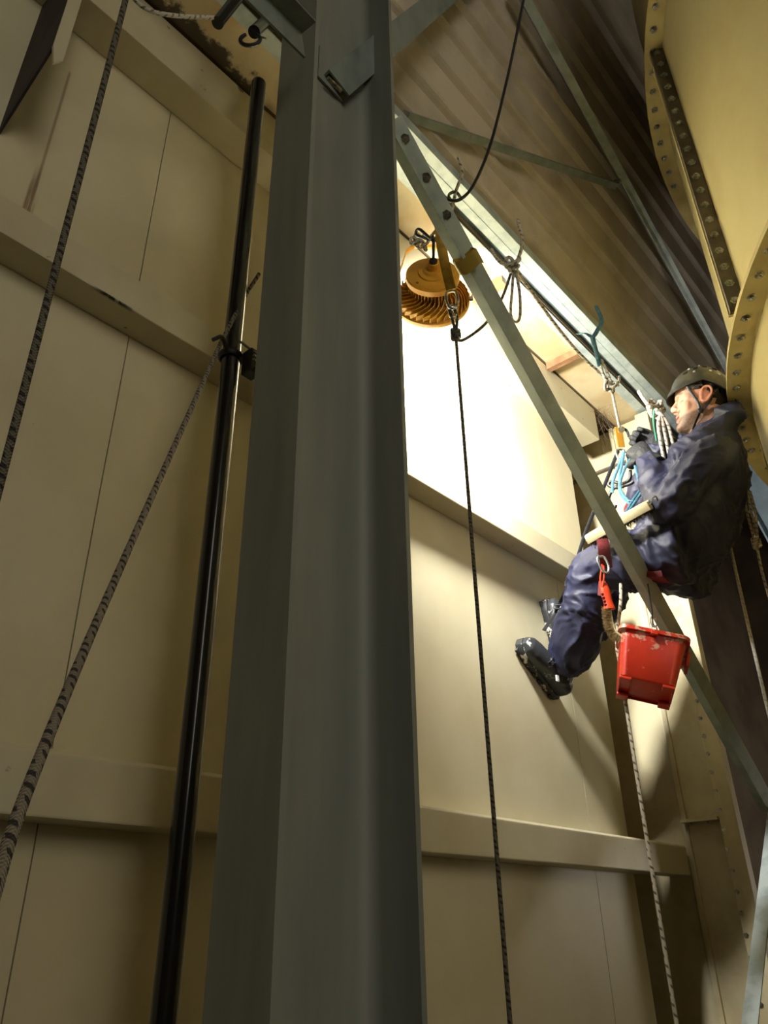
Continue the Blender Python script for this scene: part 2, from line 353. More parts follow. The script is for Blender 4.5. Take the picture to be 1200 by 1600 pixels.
for y in (yE+.05, 1.40): bolt(post, (3.67, y, sp-.007), (0, 0, -1), .8)
adopt(post)

# ---- tank
TC = V((3.485, -1.782, 0)); RF = 2.478; RS = RF-.085; Z2 = 1.82; Z1 = 3.53
tank = thing('bolted_tank', 'huge cream cylindrical tank with bolted ring flanges behind the worker', 'tank', (TC.x, TC.y, FLOOR))
def cyl(r, z, a): return V((TC.x+r*math.cos(a), TC.y+r*math.sin(a), z))
A0, A1, NA = math.radians(60), math.radians(260), 100
def shell(z0, z1, name='shell_plate', m=m_tank, r=RS, t=.02, a0=A0, a1=A1, n=NA):
    mb = MB(); mb.loft([[cyl(r, z0, a), cyl(r, z1, a), cyl(r-t, z1, a), cyl(r-t, z0, a)] for a in [a0+(a1-a0)*i/n for i in range(n+1)]])
    return mb.build(name, m, tank, 40)
def hit(px, py, r=RS):
    d = ray(px, py); a = d.x**2+d.y**2; b = -2*(d.x*TC.x+d.y*TC.y); c = TC.x**2+TC.y**2-r*r
    t = (-b-math.sqrt(max(b*b-4*a*c, 0)))/(2*a); return d*t
h1 = hit(1086, 270, RS+.03); sa = math.atan2(h1.y-TC.y, h1.x-TC.x)
shell(Z2, Z1, a0=A0, a1=sa); shell(Z2, Z1, a0=sa, a1=A1, r=RS+.006)
shell(FLOOR, Z2); shell(Z1, 4.55)
for zz in (Z2, Z1):
    for k in (0, 1):
        shell(zz+k*.012+.0005, zz+k*.012+.0115, 'flange_ring', m_flange, RF-k*.002, .10)
    for i in range(110):
        a = A0+(i+.5)*.0415
        p = cyl(RF-.035, zz, a)
        if p.x > 3.2 and p.y > 0 or a > A1: continue
        bolt(tank, p, (0, 0, -1), 1.0)
dirn = V((math.cos(sa), math.sin(sa), 0)); tang = V((-math.sin(sa), math.cos(sa), 0))
if tang.dot(cyl(RS, 0, sa)) > 0: tang = -tang       # towards the camera
q = cyl(RS+.03, 0, sa); zat = lambda px, py: ray(px, py).z/ray(px, py).x*q.x
zb0, zb1 = max(zat(1150, 492), Z2+.03), min(zat(1016, 52), Z1-.005)
def radial(s0, s1, r0, r1, name, m):
    mb = MB(); mb.hexa([cyl(r, zz, sa)+tang*t for zz in (zb0, zb1) for r, t in ((r0, s0), (r1, s0), (r1, s1), (r0, s1))]); return mb.build(name, m, tank, bevel=.002)
radial(0, .016, RS-.01, RS+.062, 'seam_bar', m_bar); radial(-.014, -.001, RS-.01, RS+.066, 'seam_flange', m_tank)
n = 19
for i in range(n): bolt(tank, cyl(RS+.036, zb0+.05+(zb1-zb0-.08)*i/(n-1), sa)+tang*.016, tang, 1.0)
h2 = hit(1176, 700); s2 = math.atan2(h2.y-TC.y, h2.x-TC.x); d2 = V((math.cos(s2), math.sin(s2), 0))
for i in range(14): bolt(tank, cyl(RS, Z2-.12-.085*i, s2), d2, .9)
t2 = V((-math.sin(s2), math.cos(s2), 0))
mb = MB(); mb.hexa([cyl(RS, FLOOR, s2)+t2*s+d2*d for d, s in ((-.01, -.04), (-.01, .04), (.006, .04), (.006, -.04))]+[cyl(RS, Z2, s2)+t2*s+d2*d for d, s in ((-.01, -.04), (-.01, .04), (.006, .04), (.006, -.04))])
mb.build('lap_strip', m_flange, tank)
adopt(tank)

# ================================================================== STEELWORK
# grey rolled column in the foreground
CX, CY, CH, CW, TF, TW = .73, .83, .30, .131, .012, .008
colm = thing('steel_column', 'tall grey rolled steel column standing in the foreground', 'column', (CX+CH/2, CY+CW/2, FLOOR))
YW = CY+CW*.82      # the web sits towards the back of the section
def hsec():
    yc = YW; P = []
    def arc(cx, cy, r, a0, a1, k=6): return [(cx+r*math.cos(a0+(a1-a0)*i/k), cy+r*math.sin(a0+(a1-a0)*i/k)) for i in range(k+1)]
    x0, x1, r, q = CX, CX+CH, .030, .012
    P += [(x0, CY), (x0+TF, CY)] + arc(x0+TF+r, yc-TW/2-r, r, math.pi, math.pi/2)
    P += arc(x1-TF-r, yc-TW/2-r, r, math.pi/2, 0) + [(x1-TF, CY), (x1, CY), (x1, CY+CW), (x1-TF, CY+CW)]
    P += arc(x1-TF-q, yc+TW/2+q, q, 0, -math.pi/2) + arc(x0+TF+q, yc+TW/2+q, q, -math.pi/2, -math.pi) + [(x0+TF, CY+CW), (x0, CY+CW)]
    return P
mb = MB(); mb.loft([[(x, y, z) for x, y in hsec()] for z in (FLOOR, 3.6)])
mb.build('shaft', m_column, colm, 35)
yw = YW
# bracing bolted to the column head
b0, b1 = atY(522, 118, yw-.035), atY(760, -70, yw-.10)
bar_section(b0, b1, [(-.02, 0), (.062, 0), (.062, .006), (-.014, .006), (-.014, .05), (-.02, .05)], (0, 0, -1), 'head_brace', m_galv_dull, colm, bevel=.001)
c0, c1 = atY(470, 62, CY-.005), atY(330, -80, CY-.03)
bar_section(c0, c1, [(-.02, 0), (.06, 0), (.06, .006), (-.014, .006), (-.014, .05), (-.02, .05)], (0, 0, -1), 'head_brace', m_galv_dull, colm, bevel=.001)
gp = [atY(500, 70, yw-.012), atY(497, 118, yw-.012), atY(535, 158, yw-.012), atY(585, 128, yw-.012), atY(580, 70, yw-.012)]
MB().prism(gp, (0, .006, 0)).build('gusset_plate', m_column, colm)
MB().tube([atY(512, 122, yw-.03), atY(533, 142, yw-.03)], .006, 8).build('bolt', m_bolt, colm)
MB().box((CX+TF, CY+.004, 2.62), (CX+CH-TF, yw-.004, 2.635)).build('stiffener', m_column, colm)
adopt(colm)

# long diagonal brace crossing in front of the worker
dA, dB = atY(610, 190, .88), atY(1199, 1258, 1.05)
brace = thing('diagonal_brace', 'long grey angle brace crossing diagonally in front of the worker', 'brace', dB)
sd = (dB-dA).normalized().cross(ray(900, 750)).normalized()
if sd.z < 0: sd = -sd
ex = (dB-dA).normalized()
bsg = 1 if ex.cross(sd).dot(ray(900, 750)) > 0 else -1      # corner of the angle points at the viewer
bar_section(dA-sd*.036, dB+ex*.05-sd*.036, [(0, bsg*.030), (.028, 0), (.072, bsg*.034), (.069, bsg*.039), (.028, bsg*.008), (.003, bsg*.035)], sd, 'angle', m_brace, brace, bevel=.0008)
for t in (.02, .06, .10): bolt(brace, dA+(dB-dA)*t+sd*.0+sd*.012-ray(620, 210).normalized()*(-.012), -ray(620, 210), .9)
adopt(brace)
tp = dA+(dB-dA)*.148
nrm = -ray(690, 345).normalized()
tape = MB(); tb = ex.cross(sd).normalized()
lp = [tp+sd*(.044*math.cos(a))+tb*(.030+.045*math.sin(a)) for a in [i*2*math.pi/20 for i in range(20)]]
lo = [tp+sd*(.040*(1 if math.cos(a) > 0 else -1)*abs(math.cos(a))**.5)+tb*((-.030 if tb.dot(nrm) > 0 else .030)*0+.028+.036*(1 if math.sin(a) > 0 else -1)*abs(math.sin(a))**.5) for a in [i*2*math.pi/28 for i in range(28)]]
tape.loft([[p+ex*(d+.004*math.sin(i)) for i, p in enumerate(lo)] for d in (-.022, -.008, .006, .022)], cap=False)
tag(tape.build('yellow_tape_wrap', m_tape, None, 40), 'dull yellow tape wrapped around the diagonal brace above the lamp', 'tape')
lb = thing('lower_brace', 'pale steel angle brace rising to the lower right corner', 'brace', atY(1150, 1640, 1.05))
l0, l1 = atY(1200, 1262, 1.06), atY(1148, 1680, 1.06)
bar_section(l0, l1, L_prof(.075, .05, .006), (1, 0, .1), 'angle', m_galv, lb, bevel=.001); adopt(lb)
lb2 = thing('far_brace', 'short pale brace end seen at the bottom right corner', 'brace', atY(1195, 1640, 1.3))
bar_section(atY(1189, 1548, 1.30), atY(1206, 1680, 1.30), L_prof(.05, .05, .006), (1, 0, .1), 'angle', m_galv, lb2); adopt(lb2)
ob = thing('tank_side_brace', 'blue grey angle brace behind the worker beside the tank', 'brace', atX(1230, 900, 4.4))
bar_section(atX(1120, 690, 4.5), atX(1235, 900, 4.4), L_prof(.13, .10, .01), (0, -.5, .5), 'angle', m_slate, ob); adopt(ob)

# eave beam: box section with a lower flange strip
eb = thing('eave_beam', 'pale blue galvanised beam running along the eave above the lamp', 'beam', (1.0, 1.15, ZT))
bar_section((-1.5, 1.165, ZT-.01), (4.9, 1.165, ZT-.01), [(0, 0), (.034, 0), (.036, -.003), (.038, 0), (.078, 0), (.078, -.055), (.074, -.06), (0, -.06)], (0, -1, 0), 'box_beam', m_galv, eb)
MB().box((-1.5, 1.205, ZT-.006), (4.9, 1.258, ZT)).build('lower_flange', m_galv, eb)
MB().box((-1.5, 1.165, ZT+.05), (4.9, 1.21, ZT+.056)).build('web_plate', m_galv_dull, eb)
adopt(eb)
# bracing under the roof decking
def onroof(px, py, off=.05):
    r = ray(px, py); P0 = V((0, U0, W0))+snrm*off; return r*(P0.dot(snrm)/r.dot(snrm))
rb = thing('roof_purlin', 'long pale grey purlin slanting under the dark roof towards the helmet', 'purlin', onroof(960, 285))
bar_section(onroof(800, -20, .06), onroof(1136, 590, .06), L_prof(.05, .05, .005), (1, -.6, 0), 'angle', m_galv, rb)
bolt(rb, onroof(965, 284, .115), (0, 0, -1), 1.5); adopt(rb)
rb2 = thing('roof_strut', 'thin grey strut bolted to the purlin under the brown decking', 'strut', onroof(640, 172))
bar_section(onroof(640, 176, .05), onroof(966, 287, .12), L_prof(.034, .034, .004), (.6, .6, -.2), 'angle', m_galv_dull, rb2); adopt(rb2)
# bracket on the wall at the upper left
wb = thing('wall_bracket', 'steel bracket with its shaded side painted dark and a cream front plate at the upper left wall', 'bracket', (.46, 1.5, 2.0))
q0, q1, q2 = atY(97, 0, 1.30), atY(82, 72, 1.30), atY(92, 108, 1.30)
X0 = q1.x
MB().prism([(X0, 1.30, 3.0), (X0, 1.30, q1.z), (X0, WY-.001, q1.z-.10), (X0, WY-.001, 3.0)], (.006, 0, 0)).build('side_plate', m_umber, wb)  # coloured dark to stand for the shadow beside the front plate
MB().prism([(X0, 1.295, 3.0), (X0, 1.295, q1.z), (X0+.012, 1.295, q2.z), (X0+.030, 1.295, q2.z+.03), (X0+.030, 1.295, 3.0)], (0, .008, 0)).build('front_plate', m_girt, wb)
adopt(wb)

# black conduit pole and its clamps
PX, PY = .838, 1.20
ztop = atY(405, 130, 1.2).z
pole = thing('conduit_pole', 'long glossy black tube standing left of the grey column', 'tube', (PX, PY, FLOOR))
MB().lathe([(.0, FLOOR), (.0215, FLOOR), (.0215, ztop-.004), (.019, ztop), (.016, ztop), (.016, ztop-.05), (0, ztop-.05)], (PX, PY, 0), (0, 0, 1), 32, (1, 0, 0)).build('tube', m_black, pole, 30)
adopt(pole)
cl = thing('pipe_clamp', 'black pipe clamp with shiny screws gripping the tube beside the column', 'clamp', (PX, PY, 1.18))
zc = atY(352, 553, 1.2).z
ringp = [V((PX+.026*math.cos(a), PY+.026*math.sin(a), zc)) for a in [i*2*math.pi/24 for i in range(25)]]
MB().tube(ringp, .009, 8, flat=.5, hint=(0, 0, 1)).build('ring', m_blackpl, cl, 40)
MB().tube(catmull([(PX-.03, PY-.02, zc-.004), (PX-.055, PY-.035, zc+.006), (PX-.075, PY-.03, zc-.012)], 5), .005, 6).build('hook', m_blackpl, cl, 40)
MB().box((PX+.012, PY-.06, zc-.06), (PX+.045, PY-.026, zc+.006)).build('block', m_blackpl, cl, bevel=.004)
MB().tube([(PX+.03, PY-.06, zc-.05), (PX+.04, 1.0, zc-.045)], .008, 8).build('arm', m_blackpl, cl, 40)
MB().tube([(PX-.004, PY-.032, zc+.03), (PX+.035, PY-.06, zc-.008)], .0032, 6).build('screw', m_steel, cl, 40)
for k in range(3):
    MB().lathe([(0, 0), (.004, 0), (.004, .004), (0, .005)], (PX+.02, PY-.061, zc-.006-.012*k), (0, -1, 0), 8).build('screw', m_steel, cl)
adopt(cl)
# pipe ends and open clamp at the top left of the column
pe = thing('pipe_end', 'short black pipe end beside the eave at the top left', 'pipe')
MB().lathe([(0, 0), (.017, 0), (.017, .32), (0, .32)], atY(340, 36, 1.14), atY(392, -30, 1.14)-atY(340, 36, 1.14), 20).build('tube', m_black, pe, 30)
oc = thing('open_pipe_clamp', 'open black split clamp around a pipe end at the top of the column', 'clamp')
cc = atY(391, 62, 1.10); e1 = V((math.sin(AZ), -math.cos(AZ), 0)); e2 = V((0, 0, 1)); rr = .028
MB().tube([cc+e1*(rr*math.cos(a))+e2*(rr*math.sin(a)) for a in [math.radians(120+i*14) for i in range(22)]], .0058, 8).build('ring', m_blackpl, oc, 40)
MB().lathe([(0, 0), (.018, 0), (.018, .3), (0, .3)], atY(397, 50, 1.12), V((.3, .2, .9)), 16).build('pipe', m_black, oc, 30)
MB().tube([cc+e1*.02+e2*.018, cc+e1*.045+e2*.004], .003, 6).build('screw', m_steel, oc)
MB().tube([cc+e2*(-rr)-e2*.002, cc+e2*(-rr-.010)], .0025, 6).build('screw', m_steel, oc)
for o in (pe, oc): adopt(o)

# ================================================================== LAMP
LC = atD(674, 470, 2.76)
ax = V((-math.cos(AZ), -math.sin(AZ), .13)).normalized()      # towards the camera: back of the lamp
lu = V((math.sin(AZ), -math.cos(AZ), 0)); lv = ax.cross(lu).normalized()
lamp = thing('work_floodlight', 'yellow finned floodlight hanging near the wall with its back to the camera', 'lamp', LC)
RL = .137
MB().lathe([(0, -.012), (RL*.98, -.012), (RL, -.004), (RL, .006), (RL*.97, .010), (.095, .012), (.095, .034), (0, .034)], LC, ax, 48).build('rim', m_yellow, lamp, 30)
MB().lathe([(0, -.016), (RL*.88, -.016), (RL*.88, -.0125), (0, -.0125)], LC, ax, 40).build('lens', m_lens, lamp)
MB().lathe([(0, .034), (.070, .034), (.072, .085), (.092, .088), (.094, .094), (.094, .110), (.090, .116), (.052, .120), (.050, .126), (.036, .128), (.030, .136), (.016, .136), (0, .136)], LC, ax, 48).build('driver_housing', m_yellow, lamp, 30)
MB().lathe([(0, .13), (.017, .13), (.017, .160), (.014, .163), (0, .163)], LC, ax, 20).build('gland_base', m_yellow, lamp, 30)
MB().lathe([(0, .160), (.0145, .160), (.0145, .170), (.010, .175), (0, .175)], LC, ax, 10).build('cable_gland', m_blackpl, lamp, 30)
# swept outer fins and straight inner fins
mb = MB(); K = 6
def fin_pts(a0):
    lo, hi = [], []
    for i in range(K+1):
        s = i/K; r = .074+(RL-.004-.074)*s; a = a0-.55*s*s; d = lu*math.cos(a)+lv*math.sin(a)
        lo.append(LC+d*r+ax*.010); hi.append(LC+d*r+ax*(.060-.032*s*s))
    return lo, hi
lo, hi = fin_pts(0.0)
fm = MB(); th = ax*0
sid = [((lu*math.sin(.55*(i/K)**2))+lv*math.cos(.55*(i/K)**2))*.0016 for i in range(K+1)]
fm.loft([[lo[i]-sid[i]-LC, hi[i]-sid[i]-LC, hi[i]+sid[i]-LC, lo[i]+sid[i]-LC] for i in range(K+1)])
fme = bpy.data.meshes.new('fin'); fme.from_pydata([tuple(p) for p in fm.v], [], fm.f); fme.materials.append(m_yellow)
for k in range(34): share('fin', fme, lamp, Matrix.Translation(LC) @ Matrix.Rotation(k*2*math.pi/34, 4, ax))
im = MB(); im.hexa([lu*a+lv*b+ax*c for c in (.030, .088) for a, b in ((.066, -.0012), (.086, -.0012), (.086, .0012), (.066, .0012))])
ime = bpy.data.meshes.new('inner_fin'); ime.from_pydata([tuple(p) for p in im.v], [], im.f); ime.materials.append(m_yellow)
for k in range(44): share('inner_fin', ime, lamp, Matrix.Translation(LC) @ Matrix.Rotation((k+.5)*2*math.pi/44, 4, ax))
# yoke
def LP(a, b, c): return LC+lu*a+lv*b+ax*c
upv = 1 if lv.z > 0 else -1
yk = [LP(-.141, .0, .005), LP(-.136, upv*.04, .01), LP(-.084, upv*.245, .03), LP(-.050, upv*.285, .03), LP(.112, upv*.262, .03), LP(.152, upv*.235, .03), LP(.166, upv*.11, .02), LP(.143, .0, .005)]
MB().tube(yk, .012, 4, flat=.22, hint=ax).build('yoke', m_yellow, lamp, 20)
for s in (-1, 1): MB().lathe([(0, 0), (.010, 0), (.010, .012), (0, .012)], LP(s*.136, 0, .005), lu*s, 8).build('pivot_bolt', m_steel, lamp)
for s in ((-.055, -upv*.05), (.0, upv*.06), (.045, upv*.05)): MB().lathe([(0, .112), (.005, .112), (.005, .119), (0, .119)], LP(s[0], s[1], 0), ax, 8).build('screw', m_rust, lamp)
g0 = LP(0, 0, .17)
MB().tube(catmull([g0, g0+ax*.03+V((0, 0, .01)), g0+ax*.05+V((0, 0, .05)), atD(672, 372, 2.58), atD(655, 358, 2.60), atD(650, 366, 2.62), atD(664, 372, 2.62), atD(690, 378, 2.63)], 6), .0052, 8).build('power_lead', m_blackpl, lamp, 40)
adopt(lamp)
fb = light('floodlight_beam', 'AREA', LC-ax*.022, 104, (1.0, .99, .95), .22, LC-ax*1.0); fb.data.spread = math.radians(148)

# ================================================================== ROPES
def rope(name, label, pts, r, m, k=8, n=8, group=None, cat='rope'):
    P = catmull(pts, k) if len(pts) > 2 else [V(pts[0])+(V(pts[1])-V(pts[0]))*(i/40) for i in range(41)]
    return tag(MB().tube(P, r, n).build(name, m, None, 60), label, cat, group)
def coil(c, axis, R, r, turns, m, parent, pitch=None, name='knot'):
    axis = V(axis).normalized(); u = perp(axis); w2 = axis.cross(u); c = V(c); P = []
    n = int(turns*14); pitch = pitch or r*2.0
    for i in range(n+1):
        a = i*2*math.pi/14; P.append(c+(u*math.cos(a)+w2*math.sin(a))*R+axis*(pitch*(a/(2*math.pi)-turns/2)))
    P = [c-axis*(pitch*turns*.6)]+P+[c+axis*(pitch*turns*.6)]
    return MB().tube(P, r, 8).build(name, m, parent, 60)
def tight_knot(c, s, r, m, parent, seed=0):
    rnd = random.Random(seed); c = V(c); P = []
    for i in range(46):
        t = i/45*2*math.pi*1.0
        P.append(c+V(((math.sin(t)+1.6*math.sin(2*t))*s*.36, (math.cos(t)-1.6*math.cos(2*t))*s*.36, -math.sin(3*t)*s*.5)))
    return MB().tube(P, r, 7).build('knot', m, parent, 60)

# near vertical rope at the left
p0 = atD(100, 370, 1.0)
rope('hanging_rope', 'black flecked rope hanging straight down at the left edge', [V((p0.x, p0.y, 1.6)), V((p0.x, p0.y, -.5))], .0050, r_dark)
# slanting rope from the clamp towards the camera
rope('slanting_rope', 'grey rope with black ticks slanting from the tube clamp to lower left', [atY(405, 428, 1.17), atY(385, 460, 1.19), atY(352, 522, 1.175), atY(336, 556, 1.165), atD(200, 860, 1.02), atD(60, 1190, .60), atD(-30, 1460, .44)], .0052, r_near, 14)
rope('eave_rope', 'white rope hanging slack along the mouldy soffit at upper left', [atY(190, -25, 1.20), atY(225, 12, 1.18), atY(270, 24, 1.16), atY(338, 28, 1.14)], .0055, r_white)
# lamp rope down the middle
kn = atD(712, 522, 2.42)
rp = thing('lamp_rope', 'long dark flecked rope hanging down from the lamp strap', 'rope', kn)
MB().tube([kn+V((0, 0, -i*.07)) for i in range(45)], .0052, 8).build('line', r_dark, rp, 60)
coil(kn, (0, 0, 1), .012, .0055, 3.2, r_grey, rp)
MB().tube(catmull([kn+V((0, 0, -.01)), atD(722, 532, 2.45), atD(752, 512, 2.5), atD(772, 488, 2.55), atD(786, 462, 2.58), atD(799, 425, 2.60)], 8), .0050, 8).build('tail', r_grey, rp, 60)
MB().tube(catmull([kn+V((0, 0, .015)), atD(706, 497, 2.41), atD(703, 485, 2.41), atD(709, 483, 2.41), atD(714, 497, 2.42), kn+V((.004, 0, .01))], 6), .005, 8).build('eye', r_grey, rp, 60)
adopt(rp)
def carabiner(name, label, c, h, wd, up, sidev, m, r=.005, cat='carabiner', gate=True):
    t = thing(name, label, cat, c); up = V(up).normalized(); sd_ = V(sidev); sd_ = (sd_-up*sd_.dot(up)).normalized(); c = V(c); P = []
    for i in range(29):
        a = i/28*2*math.pi; x = math.cos(a); y = math.sin(a); k = 1+.18*y
        P.append(c+sd_*(wd/2*abs(x)**.7*(1 if x > 0 else -1)*k)+up*(h/2*abs(y)**.8*(1 if y > 0 else -1)))
    MB().tube(P[3:28] if gate else P, r, 8).build('hook', m, t, 60)
    if gate: MB().tube([P[0]-up*.01, P[0]+up*h*.18, P[4]], r*1.15, 8).build('gate', m_steel, t, 60)
    adopt(t); return t
camr = tuple(cam_r)
carabiner('carabiner', 'steel carabiner below the yellow lamp strap', atD(706, 468, 2.42), .075, .036, (0, 0, 1), camr, m_steel, .0045)
carabiner('rope_shackle', 'small steel shackle joining the lamp carabiner to the rope knot', atD(707, 487, 2.42), .05, .022, (0, 0, 1), camr, m_steel, .004, 'shackle', False)
ys = catmull([atD(686, 345, 2.42), atD(690, 385, 2.42), atD(697, 420, 2.42), atD(703, 445, 2.42), atD(705, 452, 2.42)], 6)
tag(MB().tube(ys, .016, 6, flat=.15, hint=camr).build('lamp_strap', m_strapy, None, 40), 'dirty yellow webbing strap hanging from the brace in front of the lamp', 'strap')
# rope ties on the eave beam
lt = thing('lamp_tie', 'grubby rope lashing that ties the lamp yoke to the beam', 'rope', atD(658, 380, 2.72))
for s, (x, y) in enumerate(((650, 378), (662, 383), (656, 372))): tight_knot(atD(x, y, 2.70), .022, .005, r_white, lt, s)
MB().tube(catmull([atD(668, 376, 2.69), atD(690, 350, 2.62), atD(704, 335, 2.56), atD(712, 300, 2.50), atD(722, 270, 2.47), atD(716, 245, 2.47)], 6), .0055, 8).build('tail', r_white, lt, 60)
MB().tube(catmull([atD(676, 378, 2.69), atD(700, 345, 2.62), atD(709, 322, 2.56), atD(701, 306, 2.50), atD(712, 300, 2.50), atD(722, 312, 2.52)], 6), .005, 8).build('tail', r_grey, lt, 60)
adopt(lt)
rope('power_cable', 'thin black cable sweeping down from the roof to the lamp tie', [atD(822, -20, 3.0), atD(808, 50, 2.95), atD(792, 125, 2.9), atD(768, 220, 2.75), atD(742, 285, 2.6), atD(718, 312, 2.5), atD(690, 312, 2.52)], .0055, m_blackpl, cat='cable')
bt = thing('beam_loop_rope', 'pale rope tied round the beam with a long hanging loop', 'rope', atY(800, 415, 1.1))
D1 = 2.52
tight_knot(atD(801, 412, D1), .028, .0065, r_white, bt, 1); tight_knot(atD(803, 420, D1), .018, .0065, r_white, bt, 2)
MB().tube(catmull([atD(809, 344, D1+.05), atD(816, 375, D1), atD(812, 398, D1), atD(803, 412, D1-.01), atD(785, 412, D1), atD(772, 398, D1+.05), atD(768, 390, D1+.12)], 6), .006, 8).build('wrap', r_white, bt, 60)
MB().tube(catmull([atD(803, 418, D1), atD(800, 455, D1), atD(798, 490, D1), atD(804, 503, D1), atD(812, 496, D1), atD(812, 460, D1), atD(806, 422, D1)], 8), .005, 8).build('loop', r_white, bt, 60)
MB().tube(catmull([atD(806, 420, D1), atD(832, 458, D1+.08), atD(870, 510, D1+.2), atD(905, 552, D1+.33), atD(940, 585, D1+.42), atD(966, 603, D1+.45)], 8), .006, 8).build('long_end', r_work, bt, 60)
adopt(bt)
# blue sling, working rope
bs = thing('blue_sling', 'light blue webbing sling looped round the eave beam', 'sling', atD(925, 525, 2.85))
for P in ([(931, 478, 2.86), (940, 500, 2.83), (934, 515, 2.8), (926, 526, 2.8), (915, 521, 2.82), (902, 522, 2.9)], [(926, 526, 2.8), (931, 548, 2.85), (937, 572, 2.88)], [(925, 526, 2.79), (936, 566, 2.88)]):
    MB().tube(catmull([atD(*q) for q in P], 6), .008, 6, flat=.3, hint=camr).build('strap', m_blue, bs, 40)
adopt(bs)
wr = thing('working_rope', 'white rope knotted below the blue sling and running to the descender', 'rope', atD(955, 605, 2.88))
for dx in (-3, 4): MB().tube(catmull([atD(938+dx*.3, 560, 2.88), atD(944+dx, 580, 2.88), atD(952+dx, 600, 2.87)], 6), .0055, 8).build('strand', r_white, wr, 60)
tight_knot(atD(954, 604, 2.86), .026, .0065, r_white, wr, 3)
MB().tube(catmull([atD(958, 604, 2.86), atD(966, 598, 2.86), atD(968, 588, 2.87)], 5), .005, 8).build('tail', r_white, wr, 60)
MB().tube([atD(955, 606, 2.87), atD(968, 668, 2.82)], .0052, 8).build('line', r_plain, wr, 60)
adopt(wr)
hr = thing('anchor_rope_bundle', 'bundle of white rope knotted on the beam end behind the helmet', 'rope', atD(1035, 645, 3.2))
for s, (x, y) in enumerate(((1028, 634), (1033, 645), (1030, 640))): tight_knot(atD(x-6, y, 3.28), .034, .008, r_white, hr, s)
MB().tube(catmull([atD(998, 612, 3.3), atD(1012, 632, 3.2), atD(1022, 636, 3.22), atD(1034, 626, 3.3)], 6), .008, 8).build('wrap', r_white, hr, 60)
for dx in (-7, 1, 9): MB().tube(catmull([atD(1032, 645, 3.18), atD(1036+dx, 668, 3.18), atD(1046+dx*1.2, 720, 3.2)], 6), .008, 8).build('strand', r_white, hr, 60)
MB().tube(catmull([atD(1022, 640, 3.2), atD(1021, 660, 3.2), atD(1026, 690, 3.22)], 5), .004, 6).build('green_cord', m_teal, hr, 60)
adopt(hr)
# ropes at the right
rope('back_rope', 'plain white rope hanging behind the worker at the right', [atD(1132, 815, 3.0), atD(1140, 850, 3.0), atD(1206, 1135, 2.55), atD(1206, 1135, 2.55)+V((.02, .01, -.7)), atD(1206, 1135, 2.55)+V((.02, .01, -1.9))], .0060, r_plain, 12)
kr = thing('knotted_rope', 'pale rope with a barrel knot beside the tank at right edge', 'rope', atD(1182, 848, 2.8))
coil(atD(1182, 848, 2.8), (0, 0, 1), .012, .0055, 3.4, r_white, kr)
for P in ([(1168, 765, 2.9), (1172, 790, 2.88), (1178, 820, 2.85), (1181, 846, 2.8)], [(1163, 780, 2.9), (1170, 812, 2.86), (1180, 846, 2.8)], [(1172, 768, 2.9), (1180, 800, 2.85), (1184, 846, 2.8)], [(1182, 850, 2.8), (1190, 890, 2.78), (1206, 950, 2.75), (1250, 1120, 2.7), (1330, 1500, 2.6)]):
    MB().tube(catmull([atD(*q) for q in P], 6), .0050, 8).build('strand', r_white, kr, 60)
adopt(kr)

# ================================================================== PERSON
XM = 2.75
def S(px, py, dx=0): return atX(px, py, XM+dx)
def ring(c, ua, ub, a, b, n=24, e=2.0):
    out = []
    for k in range(n):
        t = 2*math.pi*k/n; cx, sy = math.cos(t), math.sin(t)
        out.append(c+ua*(a*math.copysign(abs(cx)**(2/e), cx))+ub*(b*math.copysign(abs(sy)**(2/e), sy)))
    return out
def ball(mb, c, r, ax_=None, n=12):
    c = V(c); ra = (r, r, r) if not isinstance(r, (tuple, list)) else r
    A = ax_ or (V((1, 0, 0)), V((0, 1, 0)), V((0, 0, 1)))
    mb.loft([[c+A[0]*(ra[0]*math.sin(p)*math.cos(2*math.pi*k/n))+A[1]*(ra[1]*math.sin(p)*math.sin(2*math.pi*k/n))+A[2]*(ra[2]*math.cos(p)) for k in range(n)] for p in [math.pi*(i+.15)/(8.3) for i in range(9)]])
def limb(mb, P, R, n=16, flat=None, hint=None):
    Q = catmull(P, 6); m = len(P)-1; rr = []
    for i in range(len(Q)):
        x = i/6; k = min(int(x), m-1); f_ = x-k; rr.append(R[k]+(R[k+1]-R[k])*(f_*f_*(3-2*f_)))
    mb.tube(Q, rr, n, flat=flat, hint=hint)
def remesh(mb, name, m, vox, parent=None, it=4, fn=None, smooth_=180):
    me = bpy.data.meshes.new(name+'_raw'); me.from_pydata([tuple(p) for p in mb.v], [], mb.f)
    bm = bmesh.new(); bm.from_mesh(me); bmesh.ops.recalc_face_normals(bm, faces=bm.faces); bm.to_mesh(me); bm.free()
    o = bpy.data.objects.new(name+'_raw', me); col.objects.link(o)
    md = o.modifiers.new('r', 'REMESH'); md.mode = 'VOXEL'; md.voxel_size = vox
    if it: sm = o.modifiers.new('s', 'SMOOTH'); sm.iterations = it; sm.factor = .5
    dg = bpy.context.evaluated_depsgraph_get(); dg.update(); out = bpy.data.meshes.new_from_object(o.evaluated_get(dg)); out.name = name
    bpy.data.objects.remove(o, do_unlink=True)
    if fn:
        nr = [v.normal.copy() for v in out.vertices]
        for v, q in zip(out.vertices, nr): v.co = v.co+q*fn(v.co, q)
    for p in out.polygons: p.use_smooth = True
    out.materials.clear(); out.materials.append(m)
    r = bpy.data.objects.new(name, out); col.objects.link(r)
    if parent: r.parent = parent
    return r

